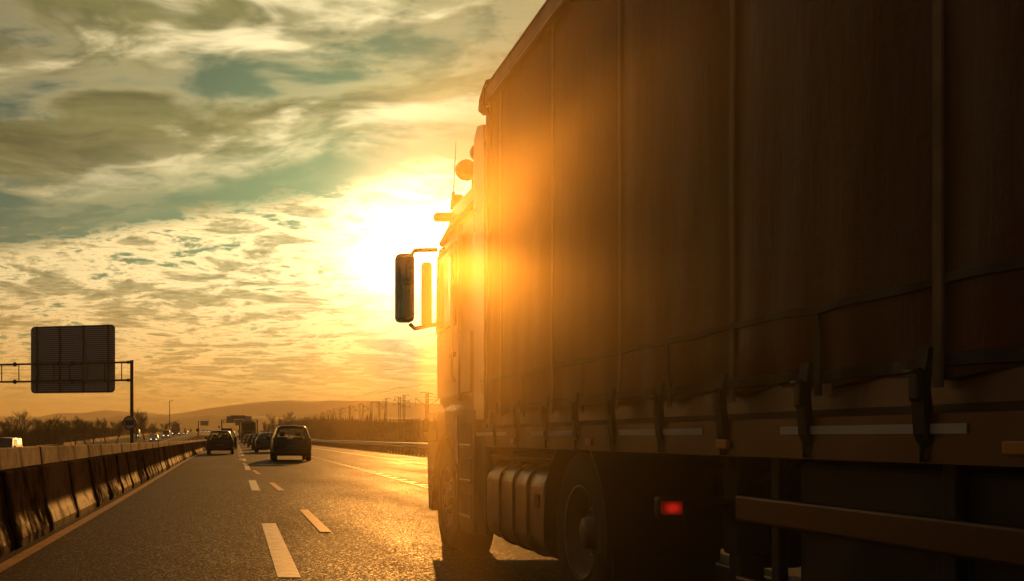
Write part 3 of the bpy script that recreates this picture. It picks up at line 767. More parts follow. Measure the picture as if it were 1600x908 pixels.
def box_lorry(name, label, X, Y, facing, group, cabm, boxm, H=3.9):
    root = empty(name, W(X, Y), head(Y) + (0 if facing > 0 else math.pi)); tag(root, label, 'lorry', group)
    b = MB(); b.box(-1.25, 1.25, 0, 7.2, 1.0, H, .03); bx = b.build('cargo_box', boxm, root)
    b = MB(); b.box(-.012, .012, -.02, .01, 1.05, H - .05); b.build('door_seam', M['black_plastic'], bx)
    b = MB(); b.prism([(7.5, .55), (9.55, .55), (9.6, 1.2), (9.4, 2.4), (9.1, 2.95), (7.5, 3.0)], 'x', -1.22, 1.22); b.build('cab', cabm, root)
    b = MB(); b.add([(-1.08, 9.60, 1.45), (1.08, 9.60, 1.45), (1.05, 9.43, 2.35), (-1.05, 9.43, 2.35)], [(0, 1, 2, 3)]); b.build('windscreen', M['glass_dark'], root)
    b = MB(); b.box(-1.0, 1.0, 8.2, 9.0, 3.01, H - .1, .12); b.build('roof_deflector', cabm, root)
    b = MB(); b.box(-.45, .45, .1, 9.2, .7, .98); b.build('chassis', M['chassis'], root)
    b = MB(); b.box(-1.2, 1.2, 9.5, 9.7, .35, .85, .04); b.build('front_bumper', M['black_plastic'], root)
    b = MB(); b.box(-1.2, 1.2, -.03, .05, .5, .65, .02); b.build('rear_bumper', M['black_plastic'], root)
    for sx in (-1, 1):
        for y in (1.8, 8.5):
            b = MB(); b.lathe([(-.14, .3), (-.15, .46), (-.12, .5), (.12, .5), (.15, .46), (.14, .3), (.05, .0)], (sx * 1.05, y, .5), 'x', 20); b.build('wheel', M['rubber'], root)
        b = MB(); b.box(*sorted((sx * 1.15, sx * .85)), 9.69, 9.72, .62, .78); b.build('headlight', M['headlight'] if facing < 0 else M['plate'], root)
        b = MB(); b.box(*sorted((sx * 1.15, sx * .9)), -.05, -.025, .68, .8); b.build('tail_light', M['lamp_red'], root)
        b = MB(); b.box(*sorted((sx * 1.27, sx * 1.5)), 9.2, 9.32, 1.6, 2.4, .03); b.build('wing_mirror', M['black_plastic'], root)
box_lorry('box_lorry', 'dark box lorry mostly hidden ahead of the tan coach', pxX(382, 235) - xoff(235), 235, 1, None, P['grey'], P['grey'])
box_lorry('box_lorry', 'oncoming lorry with a pale sunlit box near the lamp post', opp(274.5, 320), 330, -1, G2, P['grey'], P['white'], 3.8)

# ------------------------------------------------------------------ sign gantry with its big sign, left
def big_gantry():
    Yp = 90.0; Xp = pxX(206, Yp); rz = -R(14)
    gz = W(Xp, Yp)[2]
    root = empty('sign_gantry', (Xp, Yp, gz), rz); tag(root, 'dark steel gantry post with twin beams reaching left over the opposite lanes', 'gantry')
    hu, hl = pxZ(566, Yp) - gz, pxZ(594, Yp) - gz
    b = MB(); b.tube([(0, 0, -.1), (0, 0, hu + .12)], .155, 14); b.build('post', M['steel_dark'], root)
    b = MB(); b.box(-.4, .4, -.4, .4, -.05, .12, .03); b.build('base_plate', M['steel_dark'], root)
    b = MB(); b.tube([(0, 0, hu + .12), (0, 0, hu + .17)], .2, 14); b.build('post_cap', M['steel_dark'], root)
    Lb = 21.0
    for h in (hu, hl):
        b = MB(); b.tube([(-.1, 0, h), (-Lb, 0, h)], .085, 10); be = b.build('beam', M['steel_dark'], root)
        b = MB(); b.lathe([(0, .09), (.16, .15), (.2, .15), (.34, .10)], (-.52, 0, h), 'x', 12); b.build('flange', M['steel_dark'], be)
        for xx in (-5.6, -11.2, -16.8):
            b = MB(); b.lathe([(-.22, .09), (-.03, .21), (.03, .21), (.22, .09)], (xx, 0, h), 'x', 12); b.build('flange', M['steel_dark'], be)
    xx = -1.0; 
    for i, xx in enumerate((-.95, -2.55, -4.2, -5.9, -7.4, -8.9, -10.8, -12.5, -14.5, -16.5, -18.5, -20.5)):
        b = MB(); b.tube([(xx, 0, hl), (xx, 0, hu)], .05, 8); b.build('strut', M['steel_dark'], root)
    b = MB(); b.tube([(-Lb, 0, -.1 - .0), (-Lb, 0, hu + .12)], .155, 14); b.build('far_post', M['steel_dark'], root)
    # the sign itself hangs on the beams: its own thing
    zt, zb = pxZ(509, Yp + 1.5) - gz, pxZ(613.5, Yp + 1.5) - gz
    xr, xl = -1.72, -9.75
    s = empty('direction_sign', root.matrix_basis @ Vector((0, 0, 0)), rz); tag(s, 'large grey back of a direction sign with rounded corners on the gantry', 'sign')
    b = MB(); r_ = .35; pts = []
    for cx, cz, a0 in ((xr - r_, zt - r_, 0), (xl + r_, zt - r_, 90), (xl + r_, zb + r_, 180), (xr - r_, zb + r_, 270)):
        for k in range(6): a = R(a0 + 18 * k); pts.append((cx + r_ * math.cos(a), cz + r_ * math.sin(a)))
    b.prism(pts, 'y', .33, .36); b.build('panel', M['steel_dark'], s)
    rim = MB(); rim.tube([(p[0], .34, p[1]) for p in pts] + [(pts[0][0], .34, pts[0][1])], .035, 6, caps=False); rim.build('edge_trim', M['sign_back'], s)
    n = 32; pl = None
    for i in range(n):
        z = zb + .12 + (zt - zb - .24) * i / n; hh = (zt - zb - .24) / n
        ins = .2 if i in (0, n - 1) else .05
        b = MB(); b.box(xl + ins, xr - ins, .29, .328, z + .03, z + hh - .03, .006); b.build('plank', M['sign_back'], s)
    for xx in (xl + .62, xl + 2.85, xl + 5.1, xr - .58):
        b = MB(); b.box(xx - .055, xx + .055, .12, .288, zb - .02, zt + .02, .01); b.build('rib', M['steel_dark'], s)
        for h in (hu, hl):
            b = MB(); b.box(xx - .10, xx + .10, -.12, .118, h - .13, h + .13, .02); b.build('clamp', M['steel_dark'], s)
    # round prohibition sign on the post
    t = empty('round_sign', (Xp, Yp - .24, gz)); tag(t, 'round red-rimmed sign with a dark rectangle on the gantry post', 'sign')
    zc = pxZ(661, Yp) - gz; rad = .62
    xo = pxX(203, Yp) - Xp
    b = MB(); b.tube([(xo, -.03, zc), (xo, .0, zc)], rad, 36, smooth=False); b.build('disc', M['sign_white'], t)
    b = MB(); b.lathe([(-.045, rad * .80), (-.045, rad), (-.028, rad), (-.028, rad * .80), (-.045, rad * .80)], (xo, 0, zc), 'y', 36); b.build('red_rim', M['sign_red'], t)
    b = MB(); b.box(xo - .40, xo + .40, -.042, -.031, zc - .22, zc + .24, .004); b.build('dark_rectangle', M['sign_black'], t)
    b = MB(); b.box(-.22, .22, .0, .07, zc - .05, zc + .05, .01); b.build('bracket', M['steel_dark'], t)
big_gantry()

def far_gantry():
    Y = 340.0; zg = zroad(Y); root = empty('overhead_gantry', (pxX(374, Y), Y, zg)); tag(root, 'far overhead gantry spanning our carriageway behind the coach', 'gantry')
    x0, x1 = pxX(346.5, Y) - root.location.x, pxX(402, Y) - root.location.x
    ht = pxZ(656.5, Y) - zg
    for x in (x0, x1):
        b = MB(); b.box(x - .22, x + .22, -.22, .22, -.1, ht + .1, .03); b.build('post', M['steel_dark'], root)
    for h in (ht, ht - .75):
        b = MB(); b.box(x0, x1, -.12, .12, h - .1, h + .1, .02); b.build('beam', M['steel_dark'], root)
    for i in range(12):
        x = x0 + (x1 - x0) * (i + .5) / 12; b = MB(); b.box(x - .05, x + .05, -.06, .06, ht - .65, ht - .1); b.build('strut', M['steel_dark'], root)
    for nm, lab, a, c, t, bt, m in [('panel_sign', 'blue-green left sign board on the far overhead gantry', 354, 366.5, 650.5, 661, 'sign_blue'), ('panel_sign', 'dark middle sign board on the far overhead gantry', 360.3, 383, 649, 655, 'sign_green'),
                                ('panel_sign', 'pale blue lower sign board on the far overhead gantry', 367.5, 380, 655.6, 665, 'sign_blue'), ('panel_sign', 'reddish right sign board on the far overhead gantry', 381, 393, 650, 660, 'steel')]:
        yy = Y - (.5 if m != 'sign_green' else .62); s = empty(nm, (pxX((a + c) / 2, yy), yy, pxZ(bt, yy))); tag(s, lab, 'sign', 'boards on the far gantry')
        hw = (c - a) / 2 * yy / FPX; hh = (bt - t) * yy / FPX
        b = MB(); b.box(-hw, hw, 0, .08, 0, hh, .02); b.build('board', M[m], s)
        for sx in (-.6, .6):
            b = MB(); b.box(sx * hw - .05, sx * hw + .05, .08, Y - .1 - yy, 0.05, hh - .05); b.build('rib', M['steel_dark'], s)
far_gantry()
def cantilever():
    Y = 300.0; X = pxX(310, Y); z = W(X - xoff(Y), Y)[2]; root = empty('cantilever_sign', (X, Y, z)); tag(root, 'small far cantilever post holding a pale sign over the median', 'sign')
    h = pxZ(658, Y) - z
    b = MB(); b.tube([(0, 0, -.1), (0, 0, h)], .14, 10); b.build('post', M['steel_dark'], root)
    for hh in (h - .1, h - .9):
        b = MB(); b.tube([(0, 0, hh), (3.0, 0, hh)], .05, 6); b.build('arm', M['steel_dark'], root)
    b = MB(); b.box(.6, 3.0, -.12, -.07, h - 1.3, h + .05, .02); b.build('board', M['sign_back'], root)
    Y = 205; X = pxX(309, Y); z = W(X - xoff(Y), Y)[2]; t = empty('small_round_sign', (X, Y, z)); tag(t, 'small dark round sign on a short post beside the median barrier', 'sign')
    h = pxZ(672, Y) - z
    b = MB(); b.tube([(0, .05, -.1), (0, .05, h)], .04, 8); b.build('post', M['steel_dark'], t)
    b = MB(); b.tube([(0, -.02, h), (0, .0, h)], .36, 24, smooth=False); b.build('disc', M['sign_black'], t)
    Y = 330; X = pxX(342.3, Y); z = W(X - xoff(Y), Y)[2]; t = empty('small_round_sign', (X, Y, z)); tag(t, 'tiny far round sign left of the overhead gantry post', 'sign')
    h = pxZ(667, Y) - z
    b = MB(); b.tube([(0, .05, -.1), (0, .05, h)], .05, 8); b.build('post', M['steel_dark'], t)
    b = MB(); b.tube([(0, -.02, h), (0, .0, h)], .34, 24, smooth=False); b.build('disc', M['sign_black'], t)
    Y = 306; X = pxX(265, Y); z = W(X - xoff(Y), Y)[2]; t = empty('lamp_post', (X, Y, z)); tag(t, 'tall slim lamp post standing across the opposite lanes', 'lamp post')
    h = pxZ(626, Y) - z
    b = MB(); b.tube([(0, 0, -.1), (0, 0, h)], [.16, .09], 10); b.build('pole', M['steel_dark'], t)
    b = MB(); b.tube([(0, 0, h - .12), (.75, 0, h - .02)], .06, 8); b.build('arm', M['steel_dark'], t)
    b = MB(); b.box(.5, 1.05, -.14, .14, h - .18, h - .02, .03); b.build('lamp_head', M['steel_dark'], t)
cantilever()

# ------------------------------------------------------------------ railway masts on the bank
def mast_proto(H):
    root = empty('catenary_mast', (0, 0, 0)); b = MB(); w = .30
    for sx in (-1, 1):
        for sy in (-1, 1): b.box(sx * w - .07, sx * w + .07, sy * .16 - .07, sy * .16 + .07, -.2, H)
    k = int(H / .75)
    for i in range(k):
        z0, z1 = H * i / k, H * (i + 1) / k; s = 1 if i % 2 else -1
        for sy in (-.16, .16): b.tube([(-s * w, sy, z0), (s * w, sy, z1)], .042, 4, caps=False)
    b.build('lattice_mast', M['steel_dark'], root)
    b = MB()
    b.tube([(-.3, 0, H - .05), (-1.7, 0, H - .1)], .08, 5); b.tube([(-1.7, 0, H - .1), (-1.8, 0, H - .7)], .035, 5)
    b.build('feeder_arm', M['steel_dark'], root)
    b = MB(); b.tube([(.3, 0, H * .60), (3.3, 0, H * .84)], .085, 5); b.tube([(.3, 0, H * .88), (3.3, 0, H * .84)], .06, 5); b.tube([(.9, 0, H * .66), (3.5, 0, H * .62)], .055, 5); b.tube([(3.3, 0, H * .84), (3.4, 0, H * .62)], .05, 4)
    b.build('cantilever', M['steel_dark'], root)
    b = MB(); b.box(-.45, .45, -.4, .4, -.3, .35, .03); b.build('footing', M['concrete_post'], root)
    return root
mp = mast_proto(9.2); first = True
ORD = ['first', 'second', 'third', 'fourth', 'fifth', 'sixth', 'seventh', 'eighth', 'ninth', 'tenth', 'eleventh']
def put_mast(x, y, lab, sc=1.0, mir=1):
    global first
    o = mp if first else copy_tree(mp); first = False
    zz = zroad(y) + bank_h(y) * .91
    o.location = (x + xoff(y), y, zz); o.scale = (mir * sc, sc, sc); tag(o, lab, 'railway mast', 'railway masts on the bank')
for i in range(11):
    y = 219 + 37 * i; put_mast(41 - xoff(y), y, 'tall lattice railway mast of the near row, %s from the truck' % ORD[i], pxZ(683 - [70, 63, 56, 51, 47, 44, 41, 38, 36, 34, 32][i], y) / 1.0 / 9.2 - (zroad(y) + bank_h(y) * .91) / 9.2)
for i in range(11):
    y = 236 + 37 * i; put_mast(51 - xoff(y), y, 'lattice railway mast of the far row, %s from the truck' % ORD[i], .92, -1)
def wires():
    for i, (x, h, lab) in enumerate([(43.5, 6.0, 'thin overhead railway wire over the near track'), (48.5, 6.0, 'thin overhead railway wire over the far track'), (39.8, 9.0, 'thin feeder wire along the near row of masts')]):
        b = MB(); pts = []
        for k in range(0, 41):
            y = 219 + 9.25 * k; s = (k % 4) / 4.; pts.append((x, y, zroad(y) + bank_h(y) * .91 + h + .2 - 1.6 * s * (1 - s)))
        b.tube(pts, .03, 4); tag(b.build('overhead_wire', M['steel_dark']), lab, 'wire')
wires()
def warehouse(px0, px1, top, Y, lab):
    x0, x1 = pxX(px0, Y), pxX(px1, Y); H = pxZ(top, Y) - zroad(Y)
    root = empty('warehouse', ((x0 + x1) / 2, Y, zroad(Y))); tag(root, lab, 'building', 'sheds beyond the railway'); hw = (x1 - x0) / 2
    b = MB(); b.box(-hw, hw, 0, 40, -.2, H - .6, .05); b.build('wall', M['warehouse'], root)
    b = MB(); b.prism([(-.6, H - .6), (20, H), (40.6, H - .6), (40.6, H - .7), (-.6, H - .7)], 'x', -hw - .4, hw + .4); b.build('roof', M['warehouse'], root)
    for i in range(4):
        x = -hw + hw * 2 * (i + .5) / 4; b = MB(); b.box(x - 1.8, x + 1.8, -.06, .0, 0, 4.2, .02); b.build('door', M['steel_dark'], root)
warehouse(535, 575, 653, 900, 'long pale shed faint behind the railway masts, left one')
warehouse(594, 652, 653, 850, 'long pale shed faint behind the railway masts, right one')
# the lorry
# ------------------------------------------------------------------ the lorry alongside: semi-trailer and tractor unit
XL, XR = 2.10, 4.65          # left and right sides
XM = (XL + XR) / 2
YF = 8.57                    # front wall of the trailer
def tb(root, b, name, m, parent=None, autosmooth=None, label=None):
    lx, ly, lz = root.location
    b.v = [(v[0] - lx, v[1] - ly, v[2] - lz) for v in b.v]
    return b.build(name, m, parent or root, autosmooth=autosmooth, label=label)
def both(x): return (x, 2 * XM - x)          # a left-hand x and its mirror

def big_wheel(root, x, y, r, wdt, side, dual=False, name='wheel'):
    t = MB(); h = wdt / 2
    t.lathe([(-h * .9, r * .56), (-h, r * .72), (-h * .98, r * .90), (-h * .82, r), (-h * .42, r * 1.003), (-h * .40, r * .985), (-h * .34, r * .985), (-h * .32, r * 1.003), (h * .32, r * 1.003), (h * .34, r * .985), (h * .40, r * .985), (h * .42, r * 1.003), (h * .82, r), (h * .98, r * .90), (h, r * .72), (h * .9, r * .56)], (x, y, r), 'x', 48)
    if dual:
        xx = x - side * (wdt + .04)
        t.lathe([(-h * .9, r * .56), (-h, r * .72), (-h * .98, r * .90), (-h * .82, r), (h * .82, r), (h * .98, r * .90), (h, r * .72), (h * .9, r * .56)], (xx, y, r), 'x', 40)
    o = tb(root, t, name, M['rubber'])
    s = side; g = MB()
    prof = [(h * .92, r * .57), (h * .96, r * .60), (h * .86, r * .55), (h * .5, r * .50), (h * .1, r * .40), (h * .1, r * .22), (h * .75, r * .19), (h * .8, r * .06), (h * .8, 0.0)] if dual else \
           [(h * .92, r * .57), (h * .96, r * .60), (h * .86, r * .55), (h * .55, r * .50), (h * .75, r * .36), (h * .80, r * .22), (h * .98, r * .18), (h * 1.0, r * .05), (h * 1.0, 0.0)]
    g.lathe([(s * a, b_) for a, b_ in prof], (x, y, r), 'x', 36); rm = tb(root, g, 'rim', M['rim'], o)
    nb = MB()
    for k in range(10):
        a = 2 * math.pi * k / 10; rr_ = r * .30
        base = h * (.1 if dual else .76)
        nb.tube([(x + s * base, y + rr_ * math.cos(a), r + rr_ * math.sin(a)), (x + s * (base + .035), y + rr_ * math.cos(a), r + rr_ * math.sin(a))], .017, 6)
    tb(root, nb, 'wheel_nuts', M['chrome'], o)
    return o

def semi_trailer():
    root = empty('semi_trailer', (XM, YF, 0)); tag(root, 'long brown curtain-sided semi-trailer filling the right of the picture', 'trailer')
    YB = YF - 13.6; ZB, ZT = 1.27, 3.90
    # curtain: fabric pulled between the posts, gathered at the hem
    straps = [8.20, 7.55, 6.86, 6.26, 5.66, 5.02, 4.38] + [4.38 - .64 * i for i in range(1, 14)]
    def bulge(y, z):
        k = (z - ZB) / (ZT - ZB); env = math.sin(math.pi * max(0, min(1, k))) ** .6
        d = min(abs(y - s) for s in straps[::2])
        puff = .022 * env * (1 - math.exp(-(d / .16) ** 2))
        fold = .005 * math.sin(y * 7.3 + 2 * math.sin(z * 1.3)) * env + .006 * math.sin(y * 19 + z * 2.1) * (1 - k) ** 2
        hem = .02 * math.exp(-((z - ZB) / .10) ** 2) * math.sin(y * 14.7 + math.sin(y * 5)) * .7
        sag = .012 * math.sin((z * 9.0 + .5 * math.sin(y * 4.9)) + y * 1.5) * math.exp(-((z - ZB - .05) / .30) ** 2)
        return puff + fold + hem + sag
    for side in (-1, 1):
        b = MB(); ny, nz = 260 if side < 0 else 120, 46 if side < 0 else 24
        y0, y1 = YB + .25, YF - .07
        for j in range(nz + 1):
            t = j / nz; z = ZB + (ZT - ZB) * (t ** 1.35)
            for i in range(ny + 1):
                y = y0 + (y1 - y0) * i / ny; dz = -.025 * math.exp(-((z - ZB) / .06) ** 2) * abs(math.sin((y - 8.2) * math.pi / .64)) * -1
                b.v.append(((XL + .035 - bulge(y, z)) if side < 0 else (XR - .035 + bulge(y, z)), y, z + dz))
        for j in range(nz):
            for i in range(ny):
                a = j * (ny + 1) + i; b.f.append((a, a + 1, a + ny + 2, a + ny + 1)); b.sm.append(True)
        cu = tb(root, b, 'side_curtain', M['tarp'])
        if side < 0:
            for si, s in enumerate(straps):
                if s < -4.5: continue
                v = MB(); hw = .024; nzz = 16; top = ZT if si % 2 == 0 else ZB + .32
                for j in range(nzz + 1):
                    z = ZB - .02 + (top - ZB) * j / nzz; x = XL + .035 - max(bulge(s, max(z, ZB)), 0) - .006
                    v.v += [(x, s - hw, z), (x, s + hw, z), (x - .006, s + hw * .8, z), (x - .006, s - hw * .8, z)]
                for j in range(nzz):
                    for q in range(4): v.f.append((4 * j + q, 4 * j + (q + 1) % 4, 4 * j + 4 + (q + 1) % 4, 4 * j + 4 + q)); v.sm.append(False)
                st = tb(root, v, 'curtain_strap', M['strap'] if si % 2 == 0 else M['strap_dark'])
                # tensioner: dark webbing tail and steel buckle down to the side rail
                u = MB(); u.prism([(XL - .006, ZB + .10), (XL - .020, ZB + .10), (XL - .040, ZB - .02), (XL - .030, ZB - .16), (XL - .012, ZB - .2), (XL + .0, ZB - .16), (XL - .014, ZB - .02)], 'y', s - .028, s + .028); tb(root, u, 'strap_tail', M['strap_dark'], st)
                u = MB(); u.box(XL - .052, XL - .014, s - .024, s + .024, ZB - .06, ZB + .035, .008); u.tube([(XL - .05, s - .034, ZB + .03), (XL - .05, s + .034, ZB + .03)], .009, 6); tb(root, u, 'buckle', M['steel_dark'], st)
                u = MB(); u.tube([(XL - .022, s, ZB - .19), (XL - .022, s, ZB - .24), (XL + .02, s, ZB - .235)], .009, 6); tb(root, u, 'hook', M['steel_dark'], st)
            # horizontal webbing sewn along the hem
            for (zz, hh) in ((ZB + .055, .022), (ZB + .30, .016)):
                v = MB(); n = 240
                for i in range(n + 1):
                    y = y0 + (y1 - y0) * i / n; x = XL + .035 - bulge(y, zz) - .004
                    wv = .004 * math.sin(y * 4.8) + .003 * math.sin(y * 13)
                    v.v += [(x, y, zz - hh + wv), (x, y, zz + hh + wv), (x - .008, y, zz + hh * .8 + wv), (x - .008, y, zz - hh * .8 + wv)]
                for i in range(n):
                    for q in range(4): v.f.append((4 * i + q, 4 * i + (q + 1) % 4, 4 * i + 4 + (q + 1) % 4, 4 * i + 4 + q)); v.sm.append(False)
                tb(root, v, 'hem_webbing', M['strap_dark'])
    # roof and cant rails
    b = MB(); b.box(XL + .06, XR - .06, YB, YF - .01, 4.0, 4.045, .01); tb(root, b, 'roof', M['tarp'])
    for sgn, x in ((-1, XL), (1, XR)):
        b = MB(); pr = [(x + sgn * .02, 3.865), (x + sgn * .03, 3.90), (x + sgn * .03, 4.01), (x + sgn * .012, 4.03), (x - sgn * .02, 4.06), (x - sgn * .09, 4.068), (x - sgn * .09, 3.865)]
        b.prism(pr, 'y', YB, YF); cr = tb(root, b, 'cant_rail', M['trailer_metal'])
        b = MB(); b.tube([(x + sgn * .034, YB + .1, 3.99), (x + sgn * .034, YF - .1, 3.99)], .008, 6); tb(root, b, 'rail_bead', M['trailer_metal'], cr)
        b = MB(); b.tube([(x + sgn * .026, YB + .1, 3.862), (x + sgn * .026, YF - .1, 3.862)], .012, 6); tb(root, b, 'lower_bead', M['cab_trim'], cr)
        # folded tarpaulin corner at the front top
        b = MB(); ring = []
        rr = random.Random(3)
        for k in range(7):
            yy = YF - .10 + .035 * k
            zs = [3.76 + .012 * k, 3.86, 3.97, 4.055, 4.085 - .012 * k]
            xs = [x + sgn * (.012 + .006 * (k % 2)), x + sgn * (.05 + .008 * (k % 3)), x + sgn * (.055 - .01 * (k % 2)), x + sgn * (.03), x - sgn * .10]
            ring.append([(xs[q] - sgn * .004 * k, yy + (.03 * (4 - q) / 4 if k > 4 else 0), zs[q]) for q in range(5)])
        for r_ in ring: b.v += r_
        for k in range(6):
            for q in range(4): b.f.append((5 * k + q, 5 * k + q + 1, 5 * k + 6 + q, 5 * k + 5 + q)); b.sm.append(False)
        fc = tb(root, b, 'tarp_corner', M['tarp']); fc.modifiers.new('thick', 'SOLIDIFY').thickness = .012
    # front wall, corner posts
    b = MB(); b.box(XL + .05, XR - .05, YF - .06, YF - .012, 1.18, 4.03, .01); tb(root, b, 'front_wall', M['trailer_metal'])
    for sgn, x in ((-1, XL), (1, XR)):
        b = MB(); b.box(*sorted((x - sgn * .01, x - sgn * .11)), YF - .09, YF, 1.15, 3.88, .02); tb(root, b, 'corner_post', M['trailer_metal'])
        b = MB(); b.tube([(x + sgn * .002, YF - .055, 1.32), (x + sgn * .002, YF - .055, 3.84)], .016, 8); tb(root, b, 'curtain_roller', M['chrome'])
        b = MB(); b.prism([(x + sgn * .012, 1.02), (x + sgn * .012, 1.17), (x - sgn * .05, 1.20), (x - sgn * .06, 1.32), (x - sgn * .12, 1.32), (x - sgn * .12, 1.15), (x - sgn * .03, 1.14), (x - sgn * .03, 1.02)], 'y', YB, YF); sr = tb(root, b, 'side_rail', M['trailer_metal'])
        for k in range(8):
            b = MB(); yy = YF - .9 - 1.65 * k; b.box(*sorted((x + sgn * .013, x + sgn * .03)), yy - .05, yy + .05, 1.05, 1.09, .006); tb(root, b, 'marker_lamp', M['lamp_amber'], sr)
            b = MB(); b.box(*sorted((x + sgn * .0125, x + sgn * .016)), yy + .2, yy + 1.2, 1.11, 1.14); tb(root, b, 'reflective_tape', M['sign_white'], sr)
    b = MB(); b.box(XL + .1, XR - .1, YB, YF - .02, 1.10, 1.17); tb(root, b, 'floor', M['chassis'])
    for x in both(XM - .62):
        b = MB()
        b.box(x - .065, x + .065, YB + .1, YF - .5, 1.06, 1.099); b.box(x - .065, x + .065, YB + .1, YF - 3.2, .66, .69); b.box(x - .008, x + .008, YB + .1, YF - 3.2, .69, 1.06); b.box(x - .008, x + .008, YF - 3.2, YF - .5, .94, 1.06); b.box(x - .065, x + .065, YF - 3.2, YF - .5, .91, .94)
        tb(root, b, 'chassis_beam', M['chassis'])
    for k in range(26):
        b = MB(); yy = YF - .8 - .5 * k; b.box(XL + .12, XR - .12, yy - .03, yy + .03, 1.03, 1.097); tb(root, b, 'cross_member', M['chassis'])
    # landing legs
    for x in both(XL + .42):
        b = MB(); b.box(x - .08, x + .08, 5.05 - .08, 5.05 + .08, .52, 1.03, .015); lg = tb(root, b, 'landing_leg', M['chassis'])
        b = MB(); b.box(x - .06, x + .06, 5.05 - .06, 5.05 + .06, .33, .52, .01); b.box(x - .16, x + .16, 5.05 - .17, 5.05 + .17, .30, .328, .006); tb(root, b, 'foot', M['steel_dark'], lg)
        b = MB(); b.tube([(x, 5.05, .85), (x, 5.05 - .7, 1.06)], .025, 6); tb(root, b, 'brace', M['chassis'], lg)
    b = MB(); b.tube([(XL + .5, 5.05, .8), (XR - .5, 5.05, .8)], .025, 6); b.tube([(XL + .33, 5.05, .78), (XL + .12, 5.05, .78), (XL + .12, 5.05, .62)], .014, 6); tb(root, b, 'crank_shaft', M['steel_dark'])
    # side guards
    for sgn, x in ((-1, XL), (1, XR)):
        gd = None
        for z in (.46, .80):
            b = MB(); b.box(*sorted((x - sgn * .02, x - sgn * .055)), .55, 4.35, z - .055, z + .055, .012); g = tb(root, b, 'side_guard_rail', M['trailer_metal'])
        for y in (.9, 2.0, 3.1, 4.1):
            b = MB(); b.box(*sorted((x - sgn * .06, x - sgn * .10)), y - .03, y + .03, .42, 1.10, .006); tb(root, b, 'side_guard_post', M['chassis'])
    b = MB(); b.box(XL + .10, XL + .75, 2.2, 4.0, .48, 1.0, .02); tb(root, b, 'pallet_box', M['chassis'])
    # running gear at the back
    for y in (-.3, -1.61, -2.92):
        for side, x in ((-1, XL + .22), (1, XR - .22)): big_wheel(root, x, y, .50, .36, side)
        b = MB(); b.tube([(XL + .3, y, .5), (XR - .3, y, .5)], .07, 10); tb(root, b, 'axle', M['chassis'])
        for x in both(XM - .62):
            b = MB(); b.box(x - .05, x + .05, y - .12, y + .45, .5, .68, .02); tb(root, b, 'suspension_arm', M['chassis'])
    b = MB(); b.box(XL + .03, XR - .03, YB - .05, YB, 1.0, 3.9, .01); tb(root, b, 'rear_doors', M['trailer_metal'])
    b = MB(); b.box(XL + .1, XR - .1, YB - .06, YB + .04, .45, .60, .02); tb(root, b, 'rear_bumper', M['trailer_metal'])
semi_trailer()

